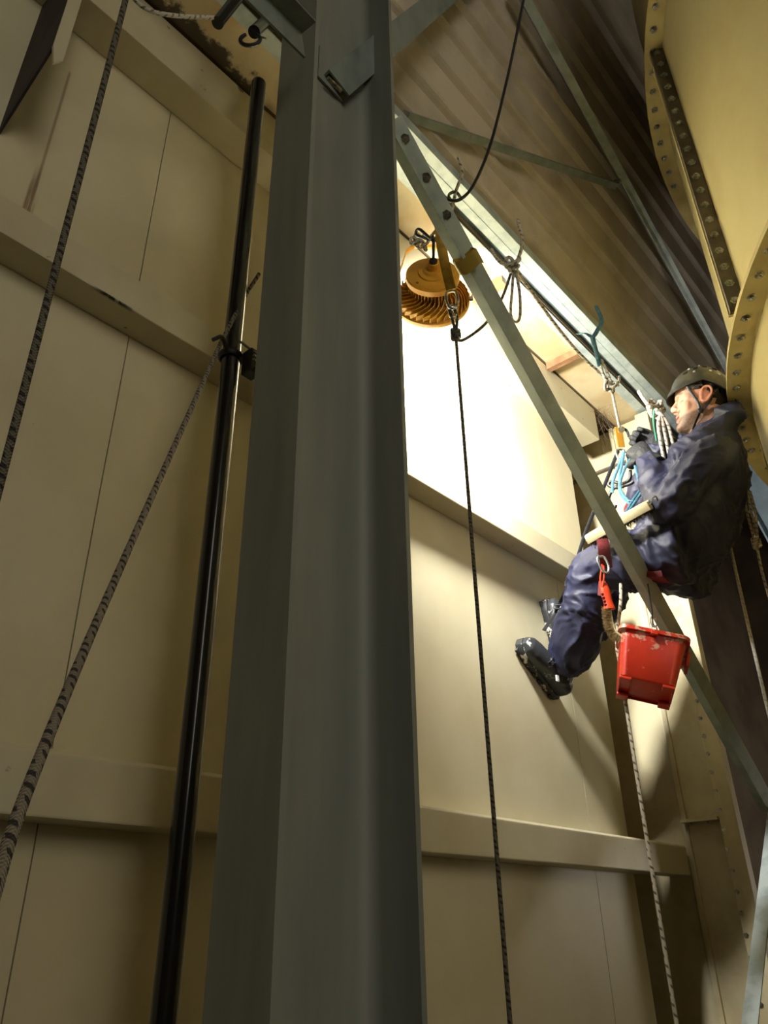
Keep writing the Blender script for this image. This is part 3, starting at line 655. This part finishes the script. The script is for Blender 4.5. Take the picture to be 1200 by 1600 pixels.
# joints
sh_l = S(1110, 716, -.165); el_l = S(1042, 792, -.20); wr_l = S(1010, 716, -.11); hd_l = S(976, 686, -.075)
sh_r = V((XM+.145, sh_l.y+.09, sh_l.z+.03)); wr_r = S(1030, 694, .07); hd_r = S(1000, 684, .035); el_r = S(1004, 778, .15)
hp_l = S(1062, 862, -.10); hp_r = V((XM+.10, hp_l.y, hp_l.z))
kn_l = S(926, 890, -.12); an_l = S(881, 1047, .01)
toe_l, heel_l = atY(806, 1003, WY-.004), atY(866, 1086, WY-.004)
toe_r = atY(849, 938, WY-.004); heel_r = toe_r+V((.07, 0, -.28))
an_r = heel_r+V((-.005, -.115, .07)); kn_r = V((XM+.12, 1.19, 1.37))
tor = [((1126, 652), (1080, 690), .060), ((1146, 668), (1066, 708), .100), ((1159, 690), (1052, 726), .150), ((1165, 730), (1040, 750), .180), ((1160, 776), (1028, 780), .190), ((1147, 822), (1014, 812), .190), ((1122, 864), (1004, 844), .185), ((1086, 892), (985, 872), .17)]
XA = V((1, 0, 0))
def torso(mb, k=1.0):
    rs = []
    for b_, f_, a in tor:
        B, Fp = S(*b_), S(*f_); c = (B+Fp)/2; d = (Fp-B); rs.append(ring(c, XA, d.normalized(), a*k, d.length/2*k, 28, 2.3))
    mb.loft(rs)
# ---- head, local frame (lateral = towards his left, forward, up)
HO = V((2.745, .688, 1.838)); hf = V((-.46, .89, .12)).normalized(); hl = V((0, 0, 1)).cross(hf).normalized(); hu = hf.cross(-hl).normalized()
if hu.z < 0: hu = -hu
def H(x, y, z): return HO+hl*x+hf*y+hu*z       # x>0: his left, the side towards the camera
HS = [(-.124, .066, .020, .020), (-.114, .088, -.005, .034), (-.098, .092, -.020, .046), (-.078, .087, -.045, .056), (-.055, .087, -.065, .062), (-.035, .087, -.08, .066), (-.012, .084, -.09, .070), (.010, .078, -.098, .073), (.028, .090, -.102, .075), (.050, .094, -.104, .077), (.075, .088, -.10, .074), (.098, .070, -.088, .064), (.114, .044, -.068, .046), (.124, .008, -.035, .018)]
def head_rings(k=1.0, off=0):
    out = []
    for z, yf, yb, wd in HS:
        c = (yf+yb)/2; b = (yf-yb)/2; r = []
        for i in range(32):
            t = 2*math.pi*i/32; cx, sy = math.cos(t), math.sin(t)
            e = 2.5 if sy > 0 else 2.1
            r.append(H((wd*k+off)*math.copysign(abs(cx)**(2/e), cx), c+(b*k+off)*math.copysign(abs(sy)**(2/e), sy), z))
        out.append(r)
    return out
mb = MB(); mb.loft(head_rings())
limb(mb, [H(0, .082, .024), H(0, .093, .006), H(0, .1045, -.015), H(0, .097, -.025)], [.008, .009, .0105, .007], 10)
for s in (-1, 1):
    ball(mb, H(s*.012, .093, -.023), .0095)
    ball(mb, H(s*.031, .067, .003), (.019, .014, .014), (hl, hf, hu))
    limb(mb, [H(s*.012, .089, .022), H(s*.032, .086, .029), H(s*.054, .066, .024)], [.007, .008, .005], 8)
    ball(mb, H(s*.044, .054, -.034), (.024, .019, .028), (hl, hf, hu))
    ball(mb, H(s*.052, .046, .008), (.017, .022, .022), (hl, hf, hu))
    # ear
    ep = [H(s*(.074+.010*q), y, z) for y, z, q in ((.006, -.030, .2), (.004, -.010, .4), (.002, .012, .6), (-.008, .030, 1), (-.026, .030, 1.4), (-.034, .012, 1.5), (-.030, -.010, 1.2), (-.014, -.032, .6), (.004, -.034, .3))]
    limb(mb, ep, [.0055]*9, 8); ball(mb, H(s*.072, -.014, 0), (.009, .020, .028), (hl, hf, hu)); ball(mb, H(s*.074, -.004, -.031), .009)
limb(mb, [H(-.026, .076, -.056), H(0, .091, -.052), H(.026, .076, -.056)], [.004, .0068, .004], 8)
limb(mb, [H(-.024, .074, -.072), H(0, .089, -.073), H(.024, .074, -.072)], [.004, .0075, .004], 8)
ball(mb, H(0, .078, -.104), (.026, .020, .018), (hl, hf, hu))
nk = (S(*tor[1][0])+S(*tor[1][1]))/2
limb(mb, [H(0, -.028, -.02), H(0, -.020, -.075), nk+V((0, 0, .03)), nk-V((0, 0, .06))], [.060, .056, .060, .075], 20)
torso(mb, .86)
for a, b, c, d in ((sh_l, el_l, wr_l, hd_l), (sh_r, el_r, wr_r, hd_r)): limb(mb, [a, (a+b)/2, b, (b+c)/2, c, c+(d-c)*.5], [.055, .046, .040, .034, .022, .014], 12)
for a, b, c in ((hp_l, kn_l, an_l), (hp_r, kn_r, an_r)): limb(mb, [a, (a+b)/2, b, (b+c)/2, c], [.085, .075, .058, .052, .038], 14)
person = remesh(mb, 'person', m_skin, .0040, None, 4)
tag(person, 'bearded worker in navy coverall and helmet hanging on ropes, feet against the wall', 'person')
# skin tints: stubble, lips, brows, lashes
me = person.data; ca = me.color_attributes.new('tint', 'FLOAT_COLOR', 'POINT')
sk, st, lip, brw, mth_, ear = [V(srgb(*c)[:3]) for c in ((206, 158, 132), (96, 76, 62), (178, 104, 92), (60, 44, 34), (70, 34, 30), (204, 136, 112))]
def sstep(x, a, b): t = max(0, min(1, (x-a)/(b-a))); return t*t*(3-2*t)
for v in me.vertices:
    d = v.co-HO; x, y, z = d.dot(hl), d.dot(hf), d.dot(hu); c = sk.copy()
    if abs(x) < .12 and abs(y) < .16 and -.2 < z < .15:
        nn = noise.noise(v.co*220)*.5
        thr_ = .046+.22*max(0, y)
        jaw = max(sstep(-z, thr_, thr_+.016), sstep(abs(x), .050, .062)*(1-sstep(y, .0, .020))*sstep(-z, -.02, .01))*sstep(y, -.03, .0)
        mus = sstep(y, .06, .075)*sstep(-z, .030, .036)*(1-sstep(-z, .047, .051))*(1-sstep(abs(x), .026, .036))
        c = c.lerp(st, min(1, .92*max(jaw, mus)*(1+.5*nn)))
        if y > .072 and abs(x) < .026-.2*abs(z+.062) and -.080 < z < -.047: c = c.lerp(lip, .85)
        if y > .070 and abs(x) < .020 and abs(z+.0625) < .0042: c = mth_.copy()
        if y > .06 and abs(x) > .012 and abs(x) < .056 and abs(z-(.030-.3*max(0, abs(x)-.038))) < .0042: c = c.lerp(brw, .75)
        if y > .058 and .016 < abs(x) < .050 and abs(z-(-.004)) < .0022: c = c.lerp(brw, .8)
        if abs(x) > .07 and y < .01: c = c.lerp(ear, .7)
    ca.data[v.index].color = (*c, 1)
nt = m_skin.node_tree; at = nt.nodes.new('ShaderNodeVertexColor'); at.layer_name = 'tint'; b_ = nt.nodes['Principled BSDF']; nt.links.new(at.outputs[0], b_.inputs['Base Color'])
b_.inputs['Subsurface Weight'].default_value = .03; b_.inputs['Subsurface Radius'].default_value = (.01, .004, .002); b_.inputs['Subsurface Scale'].default_value = .6
# hair under the helmet
mb = MB(); hr_ = head_rings(1.0, .0055)
for iz in range(5, len(HS)-1):
    for i in range(32):
        def ok(iz_, i_):
            z = HS[iz_][0]; q = hr_[iz_][i_ % 32]-HO; y = q.dot(hf)
            return y < (.050 if z > .02 else (-.034 if z < -.005 else -.005))
        if all(ok(a, b) for a in (iz, iz+1) for b in (i, i+1)):
            P = [hr_[iz][i], hr_[iz][(i+1) % 32], hr_[iz+1][(i+1) % 32], hr_[iz+1][i]]
            mb.add(P, [(0, 1, 2, 3)])
bmh = mb.build('hair', m_hair, person)
bm = bmesh.new(); bm.from_mesh(bmh.data); bmesh.ops.remove_doubles(bm, verts=bm.verts, dist=1e-5); bm.to_mesh(bmh.data); bm.free()
for p_ in bmh.data.polygons: p_.use_smooth = True
bmh.modifiers.new('t', 'SOLIDIFY').thickness = .004
# ---- coverall
mb = MB(); torso(mb, 1.0)
limb(mb, [sh_l+V((.05, 0, .01)), sh_l, (sh_l+el_l)/2+V((-.01, .0, 0)), el_l, (el_l+wr_l)/2, wr_l-(wr_l-el_l)*.04], [.085, .080, .074, .072, .062, .046], 18)
limb(mb, [sh_r-V((.05, 0, -.01)), sh_r, (sh_r+el_r)/2, el_r, (el_r+wr_r)/2, wr_r], [.075, .072, .070, .068, .062, .050], 18)
cuff_l = an_l+(kn_l-an_l)*.10; cuff_r = an_r+(kn_r-an_r)*.12
limb(mb, [hp_l+V((0, -.02, 0)), (hp_l+kn_l)/2+V((0, 0, .0)), kn_l, S(921, 918, -.11), S(912, 958, -.09), S(899, 1002, -.05), S(888, 1030, -.02), S(884, 1043, 0)], [.120, .112, .082, .084, .092, .092, .078, .060], 20)
limb(mb, [hp_r+V((0, -.02, 0)), (hp_r+kn_r)/2, kn_r, kn_r+(an_r-kn_r)*.4, kn_r+(an_r-kn_r)*.8, cuff_r], [.125, .120, .098, .098, .085, .058], 20)
# turned-down hood and collar
limb(mb, [S(1066, 690, -.05), S(1096, 684, -.085), S(1134, 662, -.06), S(1146, 648, 0), S(1130, 648, .06), S(1092, 668, .085), S(1066, 686, .06)], [.016, .020, .032, .042, .036, .024, .016], 12)
limb(mb, [S(1120, 652, -.03), S(1148, 645, -.035), S(1164, 640, -.03)], [.045, .040, .026], 12)
limb(mb, [S(1120, 652, .02), S(1148, 650, .0), S(1160, 648, -.01)], [.045, .036, .022], 12)
def folds(p, n_):
    w2 = V((noise.noise(p*5), noise.noise(p*5+V((9, 2, 1))), noise.noise(p*5+V((3, 7, 4)))))*.12
    q = p+w2
    r1 = 1-abs(noise.noise(V((q.x*6, q.y*9+q.z*4, q.z*5-q.y*3))*1.25)); r2 = 1-abs(noise.noise(V((q.x*9, q.y*14-q.z*9, q.z*12+q.y*6))*1.3+V((5, 5, 5))))
    r3 = 1-abs(noise.noise(q*26+V((1, 8, 3))))
    return .012*(r1**5-.3)+.0085*(r2**5-.3)+.0022*(r3**3-.3)
suit = remesh(mb, 'coverall', m_suit, .0075, person, 5, folds)
suit['label'] = 'dark navy work coverall with creased sleeves'
# ---- gloves
def hand(wr, d, pn, name, thumb_side):
    d = d.normalized(); pn = (pn-d*pn.dot(d)).normalized(); sp = d.cross(pn)*thumb_side; mb = MB()
    limb(mb, [wr-d*.075, wr-d*.03, wr, wr+d*.03], [.046, .042, .036, .038], 14)
    rs = [ring(wr+d*t, sp, pn, a, b, 18, 2.6) for t, a, b in ((-.005, .030, .024), (.03, .040, .024), (.065, .046, .022), (.085, .045, .019), (.095, .040, .014))]
    mb.loft(rs)
    for k, (o_, L, rr) in enumerate(((.033, .074, .0112), (.011, .082, .0115), (-.012, .076, .0110), (-.034, .062, .0100))):
        b = wr+d*(.088-.006*abs(k-1.2))+sp*o_; L1, L2, L3 = L*.42, L*.33, L*.28
        p1 = b+(d*.72+pn*.69).normalized()*L1; p2 = p1+(pn*.98-d*.2).normalized()*L2; p3 = p2+(-d*.92+pn*.25).normalized()*L3
        limb(mb, [b-d*.012, b, p1, p2, p3], [rr, rr*1.08, rr*1.05, rr, rr*.85], 10)
    b = wr+d*.030+sp*.036+pn*.008; p1 = b+(d*.55+sp*.55+pn*.45).normalized()*.036; p2 = p1+(d*.6+pn*.75-sp*.1).normalized()*.030; p3 = p2+(pn*.8-sp*.35+d*.3).normalized()*.024
    limb(mb, [b-d*.01, b, p1, p2, p3], [.014, .0145, .0135, .0125, .0105], 10)
    return remesh(mb, name, m_glove, .0032, person, 2)
hand(wr_l, hd_l-wr_l, V((1, .25, -.1)), 'glove', 1)
hand(wr_r, hd_r-wr_r, V((-1, .25, -.1)), 'glove', -1)
# ---- boots
def boot(toe, heel, ank, side):
    f_ = (toe-heel); L = f_.length; f_.normalize(); n_ = V((0, -1, 0)); s_ = f_.cross(n_).normalized()*side
    W = [(0, .030, 0), (.03, .036, 0), (.25, .036, .0), (.45, .038, .003), (.65, .049, .006), (.82, .049, .004), (.93, .038, .0), (1.0, .016, -.002)]
    mb = MB(); rs = []
    for t, wd, o_ in W: rs.append([heel+f_*(L*t)+s_*(o_+q*wd)+n_*h for q, h in ((-1, .004), (-.95, 0), (.95, 0), (1, .004), (1, .026), (.94, .030), (-.94, .030), (-1, .026))])
    mb.loft(rs); up = MB(); rs = []
    U = [(.0, .022, .060), (.06, .033, .075), (.28, .035, .082), (.45, .037, .078), (.62, .045, .066), (.78, .046, .058), (.90, .038, .050), (.985, .016, .036)]
    for t, wd, h in U: rs.append(ring(heel+f_*(L*t)+s_*(.003)+n_*(.020+h*.40), s_, n_, wd, h*.62, 18, 2.5))
    up.loft(rs)
    c0 = heel+f_*(L*.17)+n_*.06; limb(up, [c0, c0+(ank-c0)*.6, ank, ank+(ank-c0)*.25], [.042, .044, .047, .050], 16)
    b = remesh(up, 'boot', m_boot, .0045, person, 2)
    sole = mb.build('sole', m_sole, b, 40, bevel=.002)
    for i in range(7):   # tread lugs
        t = .06+i*.14; MB().hexa([heel+f_*(L*t+d_)+s_*(q*.036)+n_*h for h in (-.0, .012) for d_, q in ((0, -1.18), (.022, -1.18), (.022, -.7), (0, -.7))]).build('tread_lug', m_sole, b)
    for t in (.40, .47, .54, .60):   # laces
        P = [heel+f_*(L*t)+s_*(.034*math.cos(a))+n_*(.020+.085*(1-.45*(t-.3))*math.sin(a)*1.0+.006) for a in [math.radians(25+i*13) for i in range(11)]]
        MB().tube(P, .0028, 6).build('lace', m_blackpl, b, 60)
    return b
bl = boot(toe_l, heel_l, an_l, 1); br = boot(toe_r, heel_r, an_r, 1)
MB().box((-.009, -.003, -.012), (.009, .003, .012)).build('reflective_tab', m_white, bl, bevel=.001).location = S(871, 1060, -.085)
# ---- helmet
def helm(th_, ph, k=1.0):   # th: around (0 = front), ph 0..1 from the crown to the rim
    c = math.cos(th_); s = math.sin(th_)
    rim = .038-.045*max(0, -c)**1.5+.016*(1-abs(c))**2-.006*max(0, c)
    brim = (.012*max(0, c)**2)*sstep(ph, .78, 1.0)
    pm = math.pi/2*1.0; a = ph*pm
    ry = .118 if c > 0 else .126; rx = .100
    z = .155*math.cos(a)**.9; top = .168
    zz = rim+(top-rim)*math.cos(a)**.95 if a < pm-1e-6 else rim
    rad = math.sin(a)**.75
    flare = 1+.03*sstep(ph, .85, 1)
    return H((rx*rad*s*flare)*k, (-.006+(ry*rad*c)*flare+brim)*k, zz*k if k == 1 else rim+(zz-rim)*k)
mb = MB(); n, m_ = 48, 14
outer = [[helm(2*math.pi*i/n, j/m_) for i in range(n)] for j in range(1, m_+1)]
inner = [[helm(2*math.pi*i/n, j/m_, .955) for i in range(n)] for j in range(m_, 0, -1)]
mb.loft(outer+inner); hel = mb.build('helmet', m_helmet, person, 50); hel['label'] = 'scuffed dark grey climbing helmet'
for t, p in ((.95, .62), (1.35, .55), (1.7, .5), (2.1, .52), (1.15, .38), (1.6, .32)):
    q = [helm(t+a*.085, p+b*.035, 1.006) for a, b in ((-1, -1), (1, -1), (1, 1), (-1, 1))]
    nn = ((q[1]-q[0]).cross(q[3]-q[0])).normalized(); nn = nn if nn.dot(q[0]-HO) > 0 else -nn
    MB().hexa([x-nn*.004 for x in q]+[x+nn*.002 for x in q]).build('vent', m_blackpl, hel)
for t, p in ((1.05, .48), (1.5, .44), (1.85, .68), (2.15, .70), (1.3, .70)):  # pale flecks standing for lamp reflections and scratches on the shell
    q = [helm(t+a*.04, p+b*.014, 1.008) for a, b in ((-1, -1), (1, -1), (1, 1), (-1, 1))]
    nn = ((q[1]-q[0]).cross(q[3]-q[0])).normalized(); nn = nn if nn.dot(q[0]-HO) > 0 else -nn
    MB().hexa([x-nn*.004 for x in q]+[x+nn*.0025 for x in q]).build('glint_scuff', m_white, hel)
for s in (-1, 1):
    MB().tube(catmull([H(s*.084, .058, .050), H(s*.079, .045, .020), H(s*.076, .020, -.035), H(s*.068, .012, -.075)], 6), .0058, 6, flat=.35).build('chin_strap', m_blackpl, hel, 50)
    MB().tube(catmull([H(s*.088, -.035, .04), H(s*.080, -.032, -.02), H(s*.074, -.010, -.055), H(s*.068, .012, -.075)], 6), .0058, 6, flat=.35).build('chin_strap', m_blackpl, hel, 50)
    MB().tube(catmull([H(s*.068, .012, -.075), H(s*.052, .028, -.108), H(s*.02, .04, -.130), H(0, .042, -.133)], 6), .0058, 6, flat=.35).build('chin_strap', m_blackpl, hel, 50)
b = MB(); ball(b, H(.072, .012, -.073), (.006, .012, .012), (hl, hf, hu)); b.build('buckle', m_blackpl, hel, 50)

# ================================================================== GEAR
# seat sling under the thighs
seat = thing('thigh_sling', 'maroon webbing sling under the thigh of the worker', 'sling', S(1020, 905, -.1))
sp_ = [(936, 866), (944, 884), (964, 894), (1000, 902), (1025, 905), (1040, 904)]
mb = MB(); rs = []
for q in catmull([S(x, y, -.16) for x, y in sp_], 5): rs.append([q+V((-.03, 0, .022)), q+V((-.025, 0, 0)), q+V((.05, 0, -.004)), q+V((.05, 0, .008)), q+V((-.018, 0, .012)), q+V((-.022, 0, .022))])
mb.loft(rs); mb.build('sling', m_maroon, seat, 30)
for pts in ([(941, 842, -.30), (944, 860, -.29), (948, 888, -.25)],):
    MB().tube(catmull([S(*p) for p in pts], 6), .022, 6, flat=.18, hint=camr).build('side_strap', m_maroon, seat, 40)
MB().tube(catmull([S(984, 806, -.10), S(979, 797, -.08), S(984, 786, -.05)], 6), .012, 6, flat=.2, hint=camr).build('riser_strap', m_maroon, seat, 40)
adopt(seat)
carabiner('gear_carabiner', 'grey carabiner on the maroon strap above the orange brush', S(943, 882, -.33), .07, .032, (.0, .2, 1), camr, m_steel, .0045)
# descender held in the gloves
de = thing('descender', 'gold rope descender gripped in the black gloves', 'descender', S(969, 682, -.02))
dc = S(968, 682, -.03); dv = V((0, 0, 1)); du = V(cam_r)
MB().hexa([dc+du*a+dv*b+V(fwd)*c for c in (-.006, .006) for a, b in ((-.016, -.055), (.014, -.055), (.018, .050), (-.014, .050))]).build('side_plate', m_brass, de, bevel=.003)
MB().lathe([(0, -.014), (.014, -.014), (.010, -.006), (.010, .006), (.014, .014), (0, .014)], dc+dv*.034+du*.010, fwd, 20).build('spool', m_steel, de, 40)
MB().tube(catmull([dc+dv*.045+du*.01, dc+dv*.03+du*.035, dc+dv*.0+du*.04], 5), .006, 8).build('handle', m_blackpl, de, 40)
adopt(de)
carabiner('descender_carabiner', 'bright steel carabiner under the gold descender', S(972, 714, -.04), .075, .038, (-.1, .1, 1), camr, m_steel, .005)
cs = thing('cow_tail_loops', 'loops of light blue webbing hanging below the gloves', 'sling', S(975, 740, -.05))
for P in ([(975, 705), (972, 725), (968, 745), (970, 765), (980, 780), (990, 783)], [(988, 712), (975, 735), (968, 760), (972, 776), (984, 788)], [(990, 712), (994, 735), (1000, 758), (1004, 766), (994, 782), (982, 800), (976, 808)], [(1008, 722), (1010, 740), (1004, 760), (990, 780), (978, 800)], [(975, 706), (966, 730), (958, 752), (957, 770)]):
    MB().tube(catmull([S(x, y, -.10) for x, y in P], 6), .0062, 6, flat=.3, hint=camr).build('loop', m_blue, cs, 40)
adopt(cs)
bt_ = thing('black_hose_coil', 'coiled black cord hooked below the gloves', 'cord', S(965, 760, -.05))
MB().tube(catmull([S(x, y, -.07) for x, y in ((985, 735), (984, 748), (972, 756), (956, 752), (951, 758), (964, 762), (984, 756), (990, 752))], 6), .0075, 8).build('coil', m_blackpl, bt_, 60)
MB().tube(catmull([S(x, y, -.07) for x, y in ((970, 757), (958, 764), (951, 778), (953, 788), (960, 793), (962, 789))], 6), .0075, 8).build('coil', m_blackpl, bt_, 60)
adopt(bt_)
# foot loop strap
fs_ = thing('foot_strap', 'black foot strap running from the descender to the far boot', 'strap', S(870, 950, 0))
MB().tube(catmull([S(966, 704, -.05), S(940, 770, -.06), S(914, 835, -.06), S(892, 905, -.05), S(868, 955, 0), atY(850, 985, 1.45)], 8), .008, 6, flat=.2, hint=camr).build('webbing', m_blackpl, fs_, 40)
for x, y, dx in ((889, 912, -.055), (871, 948, -.01)):
    c = S(x, y, dx); MB().tube([c+cam_r*a+cam_u*b for a, b in ((-.016, -.008), (.016, -.008), (.016, .008), (-.016, .008), (-.016, -.008))], .003, 6).build('buckle', m_steel, fs_)
adopt(fs_)
# broom head lying on the thigh
bh = thing('broom_head', 'cream plastic broom head with dirty bristles resting on the thigh', 'brush')
e0, e1 = S(918, 845, -.27), S(1018, 789, -.27); bdir = (e1-e0).normalized(); bn = cam_u-bdir*cam_u.dot(bdir); bn.normalize(); bb = bdir.cross(bn)
mb = MB(); rs = []
Lb = (e1-e0).length
for t in [0, .02, .05, .12, .3, .5, .7, .88, .95, .98, 1]:
    k = 1 if .06 < t < .94 else (.55 if t in (0, 1) else .85); rs.append([e0+bdir*(Lb*t)+bn*(h*(.8+.2*k))+bb*(q*k) for q, h in ((-.030, -.016), (.030, -.016), (.034, .0), (.028, .016), (.0, .024), (-.028, .016), (-.034, 0))])
mb.loft(rs); mb.build('back', m_cream, bh, 40)
mb = MB(); rnd = random.Random(3)
for i in range(420):
    t = rnd.random(); q = rnd.uniform(-.022, .022); a = e0+bdir*(Lb*(.03+.94*t))+bb*q-bn*.008; dd = (-bn+bdir*rnd.uniform(-.35, .35)+bb*rnd.uniform(-.3, .3)+bb*q*12).normalized(); L = rnd.uniform(.022, .036)
    u = perp(dd)*.0016; w2 = dd.cross(u); mb.add([a+u, a-u*.5+w2, a-u*.5-w2, a+dd*L], [(0, 1, 3), (1, 2, 3), (2, 0, 3), (2, 1, 0)])
tag(mb.build('bristles', m_bristle, bh), kind='stuff')
MB().tube(catmull([S(1004, 797, -.27), S(1016, 788, -.29), S(1020, 778, -.30), S(1025, 776, -.30), S(1028, 782, -.29)], 5), .003, 6).build('wire_hook', m_steel, bh, 50)
adopt(bh)
# hand brush with orange handle
hb = thing('hand_brush', 'orange handled scrubbing brush hanging below the seat', 'brush')
ob_ = S(944, 890, -.30)
MB().tube(catmull([S(941, 882, -.33), S(938, 905, -.33), S(941, 918, -.33), S(944, 900, -.33), S(943, 884, -.33)], 6), .0035, 8).build('lanyard', m_orange, hb, 50)
mb = MB(); limb(mb, [S(943, 912, -.32), S(946, 925, -.32), S(950, 940, -.32), S(953, 952, -.32)], [.014, .018, .0165, .020], 12, flat=.6, hint=camr); mb.build('handle', m_orange, hb, 50)
for k in range(4):
    c = S(941+k*1.6, 928+k*5.5, -.335); b = MB(); ball(b, c, (.006, .004, .004), (V(cam_r), V(fwd), V(cam_u))); b.build('grip_rib', m_maroon, hb, 50)
spine = catmull([S(953, 950, -.32), S(955, 970, -.32), S(960, 986, -.32), S(972, 996, -.31)], 6)
MB().tube(spine, [.006, .006, .006, .0065]+[.007]*(len(spine)-4), 8, flat=.7).build('spine', m_cream, hb, 50)
mb = MB()
for i in range(700):
    t = rnd.random()*.98; k = t*(len(spine)-1); q = spine[int(k)].lerp(spine[min(int(k)+1, len(spine)-1)], k-int(k)); tg = (spine[min(int(k)+1, len(spine)-1)]-spine[max(int(k)-1, 0)]).normalized()
    dd = (tg.cross(fwd)).normalized(); dd = dd if dd.dot(cam_r) < 0 else -dd
    dd = (dd+tg*rnd.uniform(-.2, .2)+V(fwd)*rnd.uniform(-.35, .35)).normalized(); u = perp(dd)*.0014; w2 = dd.cross(u); a = q+V(fwd)*rnd.uniform(-.008, .008)
    mb.add([a+u, a-u*.5+w2, a-u*.5-w2, a+dd*rnd.uniform(.022, .034)], [(0, 1, 3), (1, 2, 3), (2, 0, 3), (2, 1, 0)])
tag(mb.build('bristles', m_tan, hb), kind='stuff')
MB().prism([S(936, 908, -.30), S(934, 930, -.30), S(950, 934, -.30), S(946, 908, -.30)], V(fwd)*.004).build('scraper', m_maroon, hb)
adopt(hb)
# bucket
BC = atX(1018, 1009, 2.55)
bk = thing('bucket', 'red plastic bucket with dried splashes hanging below the worker', 'bucket', BC)
bd = V((ray(1019, 1040).x, ray(1019, 1040).y, 0)).normalized(); bx_ = V((bd.y, -bd.x, 0))
bk.matrix_world = Matrix.Translation(BC) @ Matrix((bx_, bd, V((0, 0, 1)))).transposed().to_4x4() @ Matrix.Rotation(math.radians(18), 4, 'Y') @ Matrix.Rotation(math.radians(7), 4, 'Z') @ Matrix.Rotation(math.radians(-15), 4, 'X') @ Matrix.Scale(.97, 4)
def rr_ring(hx, hy, z, r=.03, k=5):
    out = []
    for cx, cy, a0 in ((hx-r, hy-r, 0), (-hx+r, hy-r, 90), (-hx+r, -hy+r, 180), (hx-r, -hy+r, 270)):
        for i in range(k+1):
            a = math.radians(a0+90*i/k); out.append(V((cx+r*math.cos(a), cy+r*math.sin(a), z)))
    return out
mb = MB(); mb.loft([rr_ring(.112, .098, 0), rr_ring(.108, .094, -.03), rr_ring(.092, .080, -.182, .026), rr_ring(.086, .074, -.188, .024), rr_ring(.083, .071, -.182, .024), rr_ring(.104, .090, -.002)])
mb.f.pop(); mb.build('shell', m_red, bk, 40)
mb = MB(); mb.loft([rr_ring(.110, .096, -.012), rr_ring(.121, .107, -.012), rr_ring(.121, .107, .003), rr_ring(.106, .092, .003)], closed=True); mb.build('rim', m_red, bk, 40)
MB().box((-.086, -.074, -.180), (.086, .074, -.176)).build('base', m_red, bk)
for sx in (-1, 1):
    for sy in (-1, 1): MB().box((sx*.070-.020, sy*.060-.018, -.196), (sx*.070+.020, sy*.060+.018, -.186)).build('foot', m_red, bk, bevel=.003)
MB().box((-.012, -.116, -.022), (.012, -.104, -.004)).build('tab', m_red, bk, bevel=.002)
MB().box((.118, -.03, -.07), (.130, .03, -.012)).build('handle_lug', m_red, bk, bevel=.003)
MB().tube(catmull([(.030, .02, -.004), (.020, .01, .03), (.010, .0, .075), (0, .0, .085), (-.010, 0, .075), (-.016, .01, .03), (-.022, .02, -.004)], 8), .0030, 8).build('bail_handle', m_steel, bk, 50)
MB().tube([(.05, -.02, -.05), (.098, .06, .05)], .010, 8).build('wooden_stick', m_cream, bk, 50)
hk0 = bk.matrix_world @ V((0, 0, .087)); 
hc = thing('bucket_hook', 'thin steel hook and cord holding the bucket below the seat', 'hook', hk0)
top_ = S(1012, 912, -.20)
MB().tube(catmull([hk0+V((0, 0, -.004)), hk0+V((0, .004, .012)), hk0.lerp(top_, .35), hk0.lerp(top_, .7), top_], 5), .0028, 6).build('cord', m_blackpl, hc, 50)
MB().tube([hk0+cam_r*(.011*math.cos(a))+V((0, 0, .014+.020*math.sin(a))) for a in [i*2*math.pi/20 for i in range(19)]], .0028, 6).build('ring', m_steel, hc, 50)
adopt(hc)
# pale rope hanging from the seat
q = S(964, 1010, -.22)
rope('tail_rope', 'pale rope with brown spiral flecks hanging below the seat past the bucket', [S(970, 912, -.20), S(970, 940, -.215), S(966, 975, -.22), q, q+V((.0, 0, -.1)), q+V((-.015, 0, -.5)), q+V((-.03, 0, -1.7))], .0065, r_work, 12)
# cobwebs in the corner by the post
cw = MB(); rnd = random.Random(5); c0 = atY(940, 648, 1.42)
for i in range(120):
    a = c0+V((rnd.gauss(0, .05), rnd.gauss(0, .03), rnd.gauss(0, .05))); b = a+V((rnd.gauss(0, .06), rnd.gauss(0, .03), rnd.gauss(-.02, .05)))
    cw.tube([a, (a+b)/2+V((0, 0, -.012)), b], .0007, 4)
tag(cw.build('cobweb', m_web), 'dusty grey cobweb in the corner above the post', 'cobweb')
